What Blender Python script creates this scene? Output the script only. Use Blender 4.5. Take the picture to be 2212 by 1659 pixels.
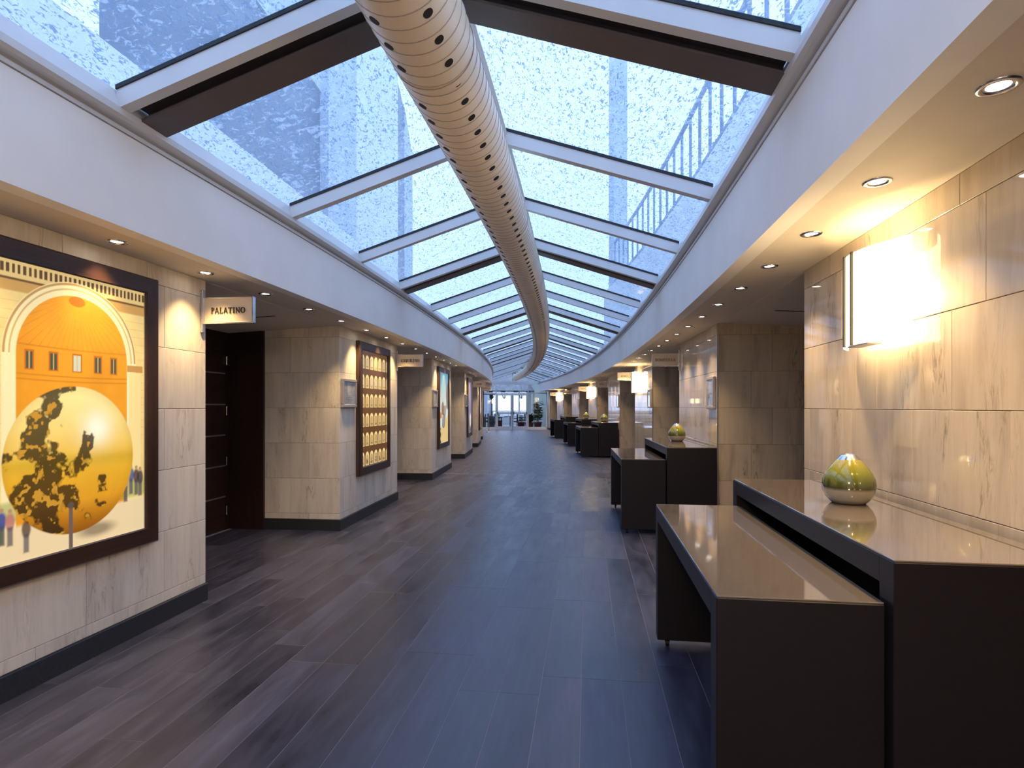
import bpy, bmesh, math, random
import numpy as np
from mathutils import Vector, Matrix

random.seed(7)
SC = bpy.context.scene
for o in list(bpy.data.objects):
    bpy.data.objects.remove(o, do_unlink=True)
COL = SC.collection

# ------------------------------------------------------------------ camera
EYE = 1.40
FPX = 1250.0
cam = bpy.data.cameras.new('camera')
cam.sensor_width = 36.0
cam.sensor_fit = 'HORIZONTAL'
cam.lens = FPX / 2212.0 * 36.0
cam.shift_y = (878.0 - 829.5) / 2212.0
cam.clip_start = 0.05
cam.clip_end = 300
camo = bpy.data.objects.new('camera', cam)
COL.objects.link(camo)
camo.location = (0, 0, EYE)
camo.rotation_euler = (math.radians(90), 0, 0)
SC.camera = camo

# ------------------------------------------------------------------ sky + exposure
world = bpy.data.worlds.new('overcast_sky')
SC.world = world
world.use_nodes = True
_n = world.node_tree.nodes
_n['Background'].inputs[0].default_value = (0.55, 0.71, 1.08, 1)
_n['Background'].inputs[1].default_value = 0.94
vs = SC.view_settings
vs.view_transform = 'Standard'
vs.look = 'None'
vs.gamma = 1.0
vs.use_curve_mapping = False
vs.exposure = 1.36
SC.display_settings.display_device = 'sRGB'
SC.cycles.adaptive_threshold = 0.04
SC.cycles.max_bounces = 7
SC.cycles.diffuse_bounces = 4
SC.cycles.glossy_bounces = 3
SC.cycles.transmission_bounces = 3
SC.cycles.transparent_max_bounces = 10

DOWNLIGHT_W = 26.0
SCONCE_W = 6.0
SCONCE_EMIT = 3.3
POSTER_EMIT = 0.31
FILL_W = 38.0  # added pendant behind the viewpoint, warm fill
WARM = (1.0, 0.67, 0.30)

# ------------------------------------------------------------------ arc coordinates
# the corridor is one long bend: s runs along it, t across it (left negative), centre far to the left
XC, YC, R0 = -127.82, 20.315, 128.67
def phi(s): return (s - YC) / R0
def P(s, t, z=0.0):
    p = phi(s)
    return Vector((XC + (R0 + t) * math.cos(p), YC + (R0 + t) * math.sin(p), z))

S_BACK, S_END = -3.4, 34.8
T_FAS = 1.62
T_WL, T_WR = -2.04, 2.15
Z_CEIL = 2.311
PITCH = 4.6
LEFT_START = 6.27
LEFT_LEN = 2.22
RIGHT_START = 6.55
RIGHT_LEN = 2.17
DEPTH = 1.36           # alcove depth behind the pillar faces

# ------------------------------------------------------------------ small helpers
def link(o, parent=None):
    COL.objects.link(o)
    if parent is not None:
        o.parent = parent
    return o
def tag(o, label=None, cat=None, group=None, kind=None):
    if label: o['label'] = label
    if cat: o['category'] = cat
    if group: o['group'] = group
    if kind: o['kind'] = kind
    return o
def empty(name, loc=(0, 0, 0), rz=0.0, parent=None):
    o = bpy.data.objects.new(name, None)
    o.empty_display_size = 0.1
    o.location = loc
    o.rotation_euler = (0, 0, rz)
    return link(o, parent)
def thing(name, label, cat, loc=(0, 0, 0), rz=0.0, group=None, kind=None):
    return tag(empty(name, loc, rz), label, cat, group, kind)
def at(s, t, z=0.0):
    return P(s, t, z), phi(s)

class MB:
    """collects vertices/faces for one mesh"""
    def __init__(self):
        self.v, self.f, self.m, self.sm = [], [], [], []
    def add(self, verts, faces, mi=0, smooth=False):
        b = len(self.v)
        self.v += [tuple(x) for x in verts]
        for f in faces:
            self.f.append([b + i for i in f]); self.m.append(mi); self.sm.append(smooth)
        return self
    def box(self, x0, x1, y0, y1, z0, z1, mi=0):
        vs_ = [(x0,y0,z0),(x1,y0,z0),(x1,y1,z0),(x0,y1,z0),(x0,y0,z1),(x1,y0,z1),(x1,y1,z1),(x0,y1,z1)]
        return self.add(vs_, [(0,3,2,1),(4,5,6,7),(0,1,5,4),(1,2,6,5),(2,3,7,6),(3,0,4,7)], mi)
    def cbox(self, x0, x1, y0, y1, z0, z1, c=0.002, mi=0):
        """box with chamfered edges"""
        X=(x0,x0+c,x1-c,x1); Y=(y0,y0+c,y1-c,y1); Z=(z0,z0+c,z1-c,z1)
        idx={}; V=[]
        def g(a,b,d):
            if (a,b,d) not in idx:
                idx[(a,b,d)]=len(V); V.append((X[a],Y[b],Z[d]))
            return idx[(a,b,d)]
        F=[]
        F+= [[g(1,1,3),g(2,1,3),g(2,2,3),g(1,2,3)],[g(1,1,0),g(1,2,0),g(2,2,0),g(2,1,0)],
             [g(1,0,1),g(2,0,1),g(2,0,2),g(1,0,2)],[g(1,3,1),g(1,3,2),g(2,3,2),g(2,3,1)],
             [g(0,1,1),g(0,1,2),g(0,2,2),g(0,2,1)],[g(3,1,1),g(3,2,1),g(3,2,2),g(3,1,2)]]
        # edges
        for a,A in ((1,0),(2,3)):
            for b,B in ((1,0),(2,3)):
                F.append([g(a,B,1),g(A,b,1),g(A,b,2),g(a,B,2)])
                F.append([g(a,1,B),g(A,1,b),g(A,2,b),g(a,2,B)])
                F.append([g(1,a,B),g(1,A,b),g(2,A,b),g(2,a,B)])
        for a,A in ((1,0),(2,3)):
            for b,B in ((1,0),(2,3)):
                for d,D in ((1,0),(2,3)):
                    F.append([g(A,b,d),g(a,B,d),g(a,b,D)])
        return self.add(V,F,mi)
    def hexa(self, p, mi=0):
        """8 corner points: bottom ring 0-3, top ring 4-7"""
        return self.add(p, [(0,3,2,1),(4,5,6,7),(0,1,5,4),(1,2,6,5),(2,3,7,6),(3,0,4,7)], mi)
    def abox(self, s0, s1, t0, t1, z0, z1, mi=0):
        """box in arc coordinates"""
        q=[P(s0,t0),P(s0,t1),P(s1,t1),P(s1,t0)]
        return self.hexa([(a.x,a.y,z0) for a in q]+[(a.x,a.y,z1) for a in q], mi)
    def sweep(self, prof, s0, s1, ds=0.5, mi=0, caps=True, smooth=False):
        """closed profile of (t,z) swept along the bend"""
        n=max(1,int(math.ceil((s1-s0)/ds))); k=len(prof); V=[]
        for i in range(n+1):
            s=s0+(s1-s0)*i/n
            V+=[P(s,t,z) for t,z in prof]
        F=[]
        for i in range(n):
            for j in range(k):
                a=i*k+j; b=i*k+(j+1)%k
                F.append((a,b,b+k,a+k))
        if caps:
            F.append(tuple(range(k))[::-1]); F.append(tuple(n*k+j for j in range(k)))
        return self.add(V,F,mi,smooth)
    def cyl(self, p0, p1, r0, r1=None, seg=12, mi=0, smooth=True, caps=True):
        r1 = r0 if r1 is None else r1
        p0=Vector(p0); p1=Vector(p1); d=(p1-p0)
        if d.length<1e-9: return self
        d.normalize()
        a=Vector((0,0,1)) if abs(d.z)<0.9 else Vector((1,0,0))
        u=d.cross(a).normalized(); w=d.cross(u)
        V=[]
        for p,r in((p0,r0),(p1,r1)):
            for i in range(seg):
                g=2*math.pi*i/seg
                V.append(p+u*(r*math.cos(g))+w*(r*math.sin(g)))
        F=[(i,(i+1)%seg,seg+(i+1)%seg,seg+i) for i in range(seg)]
        self.add(V,F,mi,smooth)
        if caps:
            self.add(V[:seg],[tuple(range(seg))[::-1]],mi); self.add(V[seg:],[tuple(range(seg))],mi)
        return self
    def lathe(self, prof, seg=32, mi=0, c=(0,0,0), smooth=True):
        V=[];n=len(prof)
        for r,z in prof:
            for i in range(seg):
                g=2*math.pi*i/seg
                V.append((c[0]+r*math.cos(g),c[1]+r*math.sin(g),c[2]+z))
        F=[]
        for j in range(n-1):
            for i in range(seg):
                a=j*seg+i;b=j*seg+(i+1)%seg
                F.append((a,b,b+seg,a+seg))
        return self.add(V,F,mi,smooth)
    def ball(self,c,r,seg=10,rings=6,mi=0,sz=1.0):
        pr=[(max(1e-4,r*math.sin(math.pi*i/rings)),-r*sz*math.cos(math.pi*i/rings)) for i in range(rings+1)]
        return self.lathe(pr,seg,mi,c)
    def mesh(self, name, mats):
        me=bpy.data.meshes.new(name)
        me.from_pydata(self.v,[],self.f)
        if not isinstance(mats,(list,tuple)): mats=[mats]
        for m in mats: me.materials.append(m)
        me.polygons.foreach_set('material_index',self.m)
        me.polygons.foreach_set('use_smooth',self.sm)
        bm=bmesh.new(); bm.from_mesh(me)
        bmesh.ops.recalc_face_normals(bm,faces=bm.faces)
        bm.to_mesh(me); bm.free()
        me.update()
        return me
    def obj(self, name, mats, parent=None):
        return link(bpy.data.objects.new(name, self.mesh(name,mats)), parent)
def inst(name, me, parent=None, loc=(0,0,0), rz=0.0, scale=None):
    o=bpy.data.objects.new(name,me)
    o.location=loc; o.rotation_euler=(0,0,rz)
    if scale: o.scale=scale
    return link(o,parent)

# ------------------------------------------------------------------ materials
def mat(name):
    m=bpy.data.materials.new(name); m.use_nodes=True
    nt=m.node_tree
    for n in list(nt.nodes): nt.nodes.remove(n)
    out=nt.nodes.new('ShaderNodeOutputMaterial')
    return m,nt,out
def N(nt,kind,**kw):
    n=nt.nodes.new(kind)
    ins=kw.pop('ins',{})
    for k,v in kw.items(): setattr(n,k,v)
    for k,v in ins.items():
        if hasattr(v,'is_output') or isinstance(v,bpy.types.NodeSocket): nt.links.new(v,n.inputs[k])
        else: n.inputs[k].default_value=v
    return n
def ramp(nt,fac,stops,interp='LINEAR'):
    n=nt.nodes.new('ShaderNodeValToRGB'); n.color_ramp.interpolation=interp
    e=n.color_ramp.elements
    e[0].position=stops[0][0]; e[0].color=(*stops[0][1],1)
    e[1].position=stops[-1][0]; e[1].color=(*stops[-1][1],1)
    for p,c in stops[1:-1]:
        x=e.new(p); x.color=(*c,1)
    nt.links.new(fac,n.inputs[0]); return n.outputs[0]
def g1(v): return (v,v,v)
def mixc(nt,fac,a,b,mode='MIX'):
    n=nt.nodes.new('ShaderNodeMix'); n.data_type='RGBA'; n.blend_type=mode
    for i,v in ((0,fac),(6,a),(7,b)):
        if isinstance(v,bpy.types.NodeSocket): nt.links.new(v,n.inputs[i])
        else: n.inputs[i].default_value = v if i==0 else (*v,1)
    return n.outputs[2]
def plain(name,col,rough=0.5,metal=0.0,spec=0.5,noise=0.06,nscale=9.0,bump=0.0,coat=0.0,emit=None,estr=0.0):
    """principled with a faint procedural unevenness"""
    m,nt,out=mat(name)
    tc=N(nt,'ShaderNodeTexCoord')
    nz=N(nt,'ShaderNodeTexNoise',ins={'Vector':tc.outputs['Object'],'Scale':nscale,'Detail':4.0})
    c=mixc(nt,1.0,col,ramp(nt,nz.outputs[0],[(0.3,g1(1-noise)),(0.7,g1(1+noise))]),'MULTIPLY')
    b=N(nt,'ShaderNodeBsdfPrincipled',ins={'Base Color':c,'Roughness':rough,'Metallic':metal,'Specular IOR Level':spec,'Coat Weight':coat,'Coat Roughness':0.05})
    if bump:
        bp=N(nt,'ShaderNodeBump',ins={'Strength':bump,'Distance':0.002,'Height':nz.outputs[0]})
        nt.links.new(bp.outputs[0],b.inputs['Normal'])
    if emit:
        b.inputs['Emission Color'].default_value=(*emit,1); b.inputs['Emission Strength'].default_value=estr
    nt.links.new(b.outputs[0],out.inputs[0]); return m
def rnd_coord(nt,amount=11.0):
    tc=N(nt,'ShaderNodeTexCoord'); oi=N(nt,'ShaderNodeObjectInfo')
    r=N(nt,'ShaderNodeMath',operation='MULTIPLY',ins={0:oi.outputs['Random'],1:amount*7})
    cb=N(nt,'ShaderNodeCombineXYZ',ins={0:r.outputs[0],1:r.outputs[0],2:r.outputs[0]})
    a=N(nt,'ShaderNodeVectorMath',operation='ADD',ins={0:tc.outputs['Object'],1:cb.outputs[0]})
    return a.outputs[0],oi.outputs['Random']
def stone(name,base,dark,rough,coat=0.0,vein=0.5):
    m,nt,out=mat(name)
    co,rd=rnd_coord(nt)
    mp=N(nt,'ShaderNodeMapping',ins={'Vector':co,'Scale':(4.5,4.5,0.7)})
    n1=N(nt,'ShaderNodeTexNoise',ins={'Vector':mp.outputs[0],'Scale':1.5,'Detail':5.0,'Roughness':0.55,'Distortion':0.3})
    mp2=N(nt,'ShaderNodeMapping',ins={'Vector':co,'Scale':(26,26,2.0)})
    n2=N(nt,'ShaderNodeTexNoise',ins={'Vector':mp2.outputs[0],'Scale':1.3,'Detail':5.0,'Roughness':0.65,'Distortion':0.4})
    mp3=N(nt,'ShaderNodeMapping',ins={'Vector':co,'Scale':(13,13,2.6)})
    n3=N(nt,'ShaderNodeTexNoise',ins={'Vector':mp3.outputs[0],'Scale':2.0,'Detail':9.0,'Roughness':0.72,'Distortion':1.5})
    n4=N(nt,'ShaderNodeTexNoise',ins={'Vector':mp.outputs[0],'Scale':1.1,'Detail':2.0})
    c=ramp(nt,n1.outputs[0],[(0.32,dark),(0.50,base),(0.72,tuple(min(1,x*1.08) for x in base))])
    c=mixc(nt,1.0,c,ramp(nt,n2.outputs[0],[(0.30,g1(0.90)),(0.55,g1(1.0)),(0.8,g1(1.03))]),'MULTIPLY')
    vm=ramp(nt,n4.outputs[0],[(0.50,g1(0.0)),(0.64,g1(vein))])
    c=mixc(nt,vm,c,mixc(nt,1.0,c,ramp(nt,n3.outputs[0],[(0.36,(0.34,0.30,0.26)),(0.44,(0.78,0.76,0.73)),(0.50,g1(1.0))]),'MULTIPLY'))
    c=mixc(nt,1.0,c,ramp(nt,rd,[(0.0,(0.93,0.93,0.93)),(1.0,(1.05,1.04,1.02))]),'MULTIPLY')
    b=N(nt,'ShaderNodeBsdfPrincipled',ins={'Base Color':c,'Roughness':rough,'Coat Weight':coat,'Coat Roughness':0.035,'Coat IOR':1.55})
    bp=N(nt,'ShaderNodeBump',ins={'Strength':0.12,'Distance':0.002,'Height':n3.outputs[0]})
    nt.links.new(bp.outputs[0],b.inputs['Normal'])
    nt.links.new(b.outputs[0],out.inputs[0]); return m
def wood(name,c0,c1,rough=0.35,axis=2,scale=1.0,spec=0.5):
    m,nt,out=mat(name)
    co,rd=rnd_coord(nt)
    sc=[22*scale]*3; sc[axis]=1.3*scale
    mp=N(nt,'ShaderNodeMapping',ins={'Vector':co,'Scale':tuple(sc)})
    n1=N(nt,'ShaderNodeTexNoise',ins={'Vector':mp.outputs[0],'Scale':1.4,'Detail':6.0,'Roughness':0.65,'Distortion':0.8})
    c=ramp(nt,n1.outputs[0],[(0.3,c0),(0.7,c1)])
    b=N(nt,'ShaderNodeBsdfPrincipled',ins={'Base Color':c,'Roughness':rough,'Specular IOR Level':spec})
    nt.links.new(b.outputs[0],out.inputs[0]); return m
def plank_mat():
    m,nt,out=mat('dark wood-look floor plank')
    co,rd=rnd_coord(nt)
    mp=N(nt,'ShaderNodeMapping',ins={'Vector':co,'Scale':(16,1.5,1)})
    n1=N(nt,'ShaderNodeTexNoise',ins={'Vector':mp.outputs[0],'Scale':2.0,'Detail':7.0,'Roughness':0.65})
    mp2=N(nt,'ShaderNodeMapping',ins={'Vector':co,'Scale':(9,2.2,1)})
    n2=N(nt,'ShaderNodeTexNoise',ins={'Vector':mp2.outputs[0],'Scale':1.0,'Detail':5.0,'Roughness':0.6})
    c=ramp(nt,n1.outputs[0],[(0.25,(0.023,0.025,0.047)),(0.5,(0.031,0.0335,0.065)),(0.75,(0.043,0.046,0.087))])
    c=mixc(nt,1.0,c,ramp(nt,n2.outputs[0],[(0.3,g1(0.66)),(0.7,g1(1.34))]),'MULTIPLY')
    c=mixc(nt,1.0,c,ramp(nt,rd,[(0.0,(0.70,0.68,0.68)),(0.5,g1(1.0)),(1.0,(1.32,1.32,1.32))]),'MULTIPLY')
    r0=ramp(nt,n2.outputs[0],[(0.3,g1(0.24)),(0.7,g1(0.38))])
    rm=N(nt,'ShaderNodeMath',operation='MULTIPLY_ADD',ins={0:rd,1:0.12,2:r0})
    r=rm.outputs[0]
    b=N(nt,'ShaderNodeBsdfPrincipled',ins={'Base Color':c,'Roughness':r,'Specular IOR Level':0.75})
    bp=N(nt,'ShaderNodeBump',ins={'Strength':0.22,'Distance':0.0015,'Height':n1.outputs[0]})
    nt.links.new(bp.outputs[0],b.inputs['Normal'])
    nt.links.new(b.outputs[0],out.inputs[0]); return m
def schlick(nt,scale):
    """Fresnel reflectance of a thin sheet, alike from both sides"""
    f=N(nt,'ShaderNodeLayerWeight',ins={'Blend':0.5})
    p5=N(nt,'ShaderNodeMath',operation='POWER',ins={0:f.outputs['Facing'],1:5.0})
    a=N(nt,'ShaderNodeMath',operation='MULTIPLY_ADD',ins={0:p5.outputs[0],1:0.96*scale,2:0.04*scale})
    return a
def roof_glass():
    """rain-stained cast glass: clear, hazy in places, with fine dirt flecks"""
    m,nt,out=mat('stained skylight glass')
    tc=N(nt,'ShaderNodeTexCoord')
    mp=N(nt,'ShaderNodeMapping',ins={'Vector':tc.outputs['Object'],'Rotation':(0,0,0.5),'Scale':(42,17,17)})
    n1=N(nt,'ShaderNodeTexNoise',ins={'Vector':mp.outputs[0],'Scale':1.3,'Detail':3.0,'Roughness':0.6,'Distortion':1.4})
    n2=N(nt,'ShaderNodeTexNoise',ins={'Vector':tc.outputs['Object'],'Scale':2.2,'Detail':4.0})
    n3=N(nt,'ShaderNodeTexNoise',ins={'Vector':tc.outputs['Object'],'Scale':17.0,'Detail':5.0,'Roughness':0.7,'Distortion':1.0})
    fleck=ramp(nt,n1.outputs[0],[(0.545,g1(0.0)),(0.615,g1(0.85))])
    patch=ramp(nt,n3.outputs[0],[(0.47,g1(0.0)),(0.60,g1(0.5))])
    haze=ramp(nt,n2.outputs[0],[(0.3,g1(0.14)),(0.7,g1(0.28))])
    f2=N(nt,'ShaderNodeMath',operation='MAXIMUM',ins={0:patch,1:haze})
    tr=N(nt,'ShaderNodeBsdfTransparent',ins={'Color':(0.86,0.92,0.97,1)})
    tl=N(nt,'ShaderNodeBsdfTranslucent',ins={'Color':(0.66,0.72,0.78,1)})
    dk=N(nt,'ShaderNodeBsdfTranslucent',ins={'Color':(0.17,0.24,0.33,1)})
    m0=N(nt,'ShaderNodeMixShader',ins={0:f2.outputs[0],1:tr.outputs[0],2:tl.outputs[0]})
    mx=N(nt,'ShaderNodeMixShader',ins={0:fleck,1:m0.outputs[0],2:dk.outputs[0]})
    gl=N(nt,'ShaderNodeBsdfGlossy',ins={'Color':(1,1,1,1),'Roughness':0.12})
    k=schlick(nt,0.35)
    mx2=N(nt,'ShaderNodeMixShader',ins={0:k.outputs[0],1:mx.outputs[0],2:gl.outputs[0]})
    nt.links.new(mx2.outputs[0],out.inputs[0]); return m
def clear_glass(name,tint=(0.93,0.96,0.97),refl=0.8,rough=0.0):
    m,nt,out=mat(name)
    tc=N(nt,'ShaderNodeTexCoord')
    nz=N(nt,'ShaderNodeTexNoise',ins={'Vector':tc.outputs['Object'],'Scale':3.0})
    tr=N(nt,'ShaderNodeBsdfTransparent',ins={'Color':mixc(nt,1.0,tint,ramp(nt,nz.outputs[0],[(0.3,g1(0.985)),(0.7,g1(1.0))]),'MULTIPLY')})
    gl=N(nt,'ShaderNodeBsdfGlossy',ins={'Color':(1,1,1,1),'Roughness':rough})
    k=schlick(nt,refl)
    mx=N(nt,'ShaderNodeMixShader',ins={0:k.outputs[0],1:tr.outputs[0],2:gl.outputs[0]})
    nt.links.new(mx.outputs[0],out.inputs[0]); return m
def emitter(name,col,strength):
    m,nt,out=mat(name)
    tc=N(nt,'ShaderNodeTexCoord')
    nz=N(nt,'ShaderNodeTexNoise',ins={'Vector':tc.outputs['Object'],'Scale':30.0})
    c=mixc(nt,1.0,col,ramp(nt,nz.outputs[0],[(0.3,g1(0.97)),(0.7,g1(1.03))]),'MULTIPLY')
    e=N(nt,'ShaderNodeEmission',ins={'Color':c,'Strength':strength})
    nt.links.new(e.outputs[0],out.inputs[0]); return m
def print_mat(name,estr,rough=0.25):
    m,nt,out=mat(name)
    a=N(nt,'ShaderNodeAttribute',attribute_name='ink')
    bc=mixc(nt,1.0,a.outputs['Color'],g1(0.4 if estr else 1.0),'MULTIPLY')
    b=N(nt,'ShaderNodeBsdfPrincipled',ins={'Base Color':bc,'Roughness':rough,'Emission Color':a.outputs['Color'],'Emission Strength':estr})
    nt.links.new(b.outputs[0],out.inputs[0]); return m

M={}
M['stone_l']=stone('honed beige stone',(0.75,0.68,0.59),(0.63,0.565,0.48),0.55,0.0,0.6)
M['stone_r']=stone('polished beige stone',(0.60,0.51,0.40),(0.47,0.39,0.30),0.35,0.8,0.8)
M['stone_side']=stone('honed shaded stone',(0.50,0.42,0.325),(0.36,0.295,0.22),0.5,0.1,0.9)  # honed, veined return tiles; their shade is put into the darker base colour
M['grout']=plain('stone joint',(0.30,0.26,0.21),0.9)
M['slate']=plain('black slate skirting',(0.022,0.024,0.032),0.55,noise=0.25,nscale=60,bump=0.2)
M['plank']=plank_mat()
M['screed']=plain('pale floor joint',(0.21,0.205,0.26),0.7)
M['fascia']=plain('off-white painted fascia',(0.90,0.89,0.885),0.6,noise=0.035,nscale=2.5)
M['soffit']=plain('warm white painted soffit',(0.74,0.68,0.60),0.65,noise=0.02)
M['alu']=plain('grey-white powder-coated aluminium',(0.66,0.67,0.69),0.38,noise=0.04,nscale=4)
M['gasket']=plain('black rubber gasket',(0.012,0.013,0.017),0.6)
M['steel']=plain('dark brown painted steel beam',(0.125,0.102,0.095),0.5)
M['duct']=plain('cream painted spiral duct',(0.95,0.81,0.61),0.33,noise=0.05,nscale=3)
M['seam']=plain('brown duct seam',(0.42,0.34,0.26),0.5)  # seam coloured browner than the duct paint
M['hole']=plain('black air hole',(0.006,0.006,0.010),0.7)
M['roofglass']=roof_glass()
M['paneedge']=clear_glass('skylight pane edge',(0.80,0.88,0.92),0.2)
M['glass']=clear_glass('clear door glass')
M['chrome']=plain('polished chrome',(0.72,0.72,0.74),0.16,1.0,noise=0.02)
M['chrome_dull']=plain('satin silver metal',(0.52,0.52,0.55),0.32,0.85,noise=0.03)
M['lamp']=emitter('downlight lens',(1.0,0.93,0.82),9.0)
M['wenge']=wood('dark wenge veneer',(0.016,0.007,0.006),(0.040,0.017,0.014),0.38,2)
M['wenge_h']=wood('dark wenge door board',(0.018,0.008,0.007),(0.050,0.021,0.017),0.34,1)
M['framewood']=wood('dark walnut picture frame',(0.030,0.014,0.009),(0.062,0.030,0.019),0.30,1)
M['framewood_v']=wood('dark walnut picture frame upright',(0.030,0.014,0.009),(0.062,0.030,0.019),0.30,2)
M['tablewood']=plain('aubergine-black lacquered board',(0.0105,0.0085,0.0115),0.45,spec=0.3,noise=0.12,nscale=40)
M['tableglass']=plain('smoked brown glass top',(0.165,0.135,0.110),0.05,spec=0.7,noise=0.03,coat=1.0)
M['rubber']=plain('black caster rubber',(0.010,0.010,0.012),0.5)
M['signface']=plain('champagne satin sign panel',(0.56,0.475,0.385),0.45,noise=0.03)
M['letter']=plain('mirror brass-grey letters',(0.10,0.085,0.07),0.18,0.8)
M['shade']=emitter('glowing sconce shade',(1.0,0.73,0.38),SCONCE_EMIT)
M['strap']=plain('dark shade band',(0.03,0.025,0.02),0.4)
M['whitepaint']=plain('white painted frame',(0.78,0.79,0.80),0.4,noise=0.02)
M['frame_grey']=plain('silver picture frame',(0.42,0.41,0.44),0.35,0.4,noise=0.03)

# ------------------------------------------------------------------ floor
floor=tag(MB().sweep([(-3.8,-0.06),(3.9,-0.06),(3.9,-0.0012),(-3.8,-0.0012)],S_BACK,S_END+0.2,1.0).obj('floor',M['screed']),
          'dark wood-look plank floor running down the curved corridor','floor',kind='structure')
PW,PL=0.20,1.20
def plank_mesh(w,l,name):
    return MB().cbox(-w/2,w/2,-l/2,l/2,-0.005,0.0,0.0006).mesh(name,M['plank'])
_pc={}
def pmesh(l):
    l=round(l,2)
    if l not in _pc: _pc[l]=plank_mesh(PW-0.0022,l-0.0022,'plank')
    return _pc[l]
def st_of(x,y):
    return math.atan2(y-YC,x-XC)*R0+YC, math.hypot(x-XC,y-YC)-R0
def left_solid(s): 
    f=(s-LEFT_START)/PITCH; k=f-math.floor(f)
    return k*PITCH<LEFT_LEN
def right_solid(s):
    f=(s-RIGHT_START)/PITCH; k=f-math.floor(f)
    return k*PITCH<RIGHT_LEN
def on_floor(x,y,half):
    """is any of this plank on open floor?"""
    for d in (-half,0,half):
        s,t=st_of(x+d*0.129,y+d)
        if -2.15<t<2.25: return True
        if -3.4<t<=-2.15 and not left_solid(s): return True
        if 2.25<=t<3.5 and not right_solid(s): return True
    return False
A1=math.radians(7.4)
JOINT_Y=12.0
rnd=random.Random(3)
near=[]
for i in range(-22,20):
    n0=i*PW+PW/2-0.03
    off=rnd.choice((0.0,0.4,0.8,0.2,0.6))
    for j in range(0,12):
        c=0.1+j*PL+off-0.5
        a,b=c-PL/2,c+PL/2
        # position along the plank direction
        def pt(d): return (n0*math.cos(A1)+d*math.sin(A1), -n0*math.sin(A1)+d*math.cos(A1))
        if pt(b)[1]>JOINT_Y-0.05:
            # cut at the movement joint
            b=min(b,(JOINT_Y-0.004+n0*math.sin(A1))/math.cos(A1))
        if b-a<0.08: continue
        x,y=pt((a+b)/2)
        if y<0.2 or not on_floor(x,y,(b-a)/2): continue
        near.append((x,y,b-a))
near.sort(key=lambda q:q[1])
for x,y,l in near[:330]:
    inst('plank',pmesh(l),floor,(x,y,0),-A1)
# beyond the joint the same boards go on, too flat to tell apart singly
mb=MB(); A2=math.radians(1.6)
rest=[(x,y,l,A1) for x,y,l in near[330:]]
for i in range(-20,22):
    n0=i*PW+0.07; off=rnd.choice((0.0,0.4,0.8,0.2,0.6))
    for j in range(0,22):
        a=JOINT_Y+0.004+j*PL-off; b=a+PL
        a=max(a,JOINT_Y+0.004)
        if b-a<0.08: continue
        d=(a+b)/2
        x,y=n0*math.cos(A2)+d*math.sin(A2), -n0*math.sin(A2)+d*math.cos(A2)
        s,t=st_of(x,y)
        if s>S_END-0.5 or not on_floor(x,y,(b-a)/2): continue
        rest.append((x,y,b-a,A2))
for x,y,l,A in rest:
    w=PW/2-0.0011; h=l/2-0.0011
    ca,sa=math.cos(A),math.sin(A)
    q=[(x+u*ca+v*sa,y-u*sa+v*ca) for u,v in((-w,-h),(w,-h),(w,h),(-w,h))]
    mb.add([(a,b,-0.005) for a,b in q]+[(a,b,0.0) for a,b in q],[(4,5,6,7),(0,1,5,4),(1,2,6,5),(2,3,7,6),(3,0,4,7)])
tag(mb.obj('planks_beyond_joint',M['plank'],floor),kind='stuff')

# ------------------------------------------------------------------ stone-clad pillars
ROWS=[(0.123,0.19),(0.19,0.585),(0.585,0.985),(0.985,1.385),(1.385,1.785),(1.785,2.185),(2.185,Z_CEIL)]
TILE=0.60
_tc={}
def tile_mesh(w,h,key):
    k=(round(w,3),round(h,3),key)
    if k not in _tc:
        # local: y along the wall, z up, x thickness (outer face at x=0)
        _tc[k]=MB().cbox(-0.012,0.0,-w/2+0.0013,w/2-0.0013,-h/2+0.0013,h/2-0.0013,0.0016).mesh('tile',M[key])
    return _tc[k]
def cuts(a,b,off):
    xs=[a]; x=a+off
    while x<b-0.06:
        if x>a+0.06: xs.append(x)
        x+=TILE
    xs.append(b); return xs
ORD=['first','second','third','fourth','fifth','sixth','seventh','eighth','ninth','tenth','eleventh','twelfth']
def ordn(i):
    if i<len(ORD): return ORD[i]
    n=i+1
    return str(n)+('th' if 10<=n%100<=20 else {1:'st',2:'nd',3:'rd'}.get(n%10,'th'))
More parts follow.
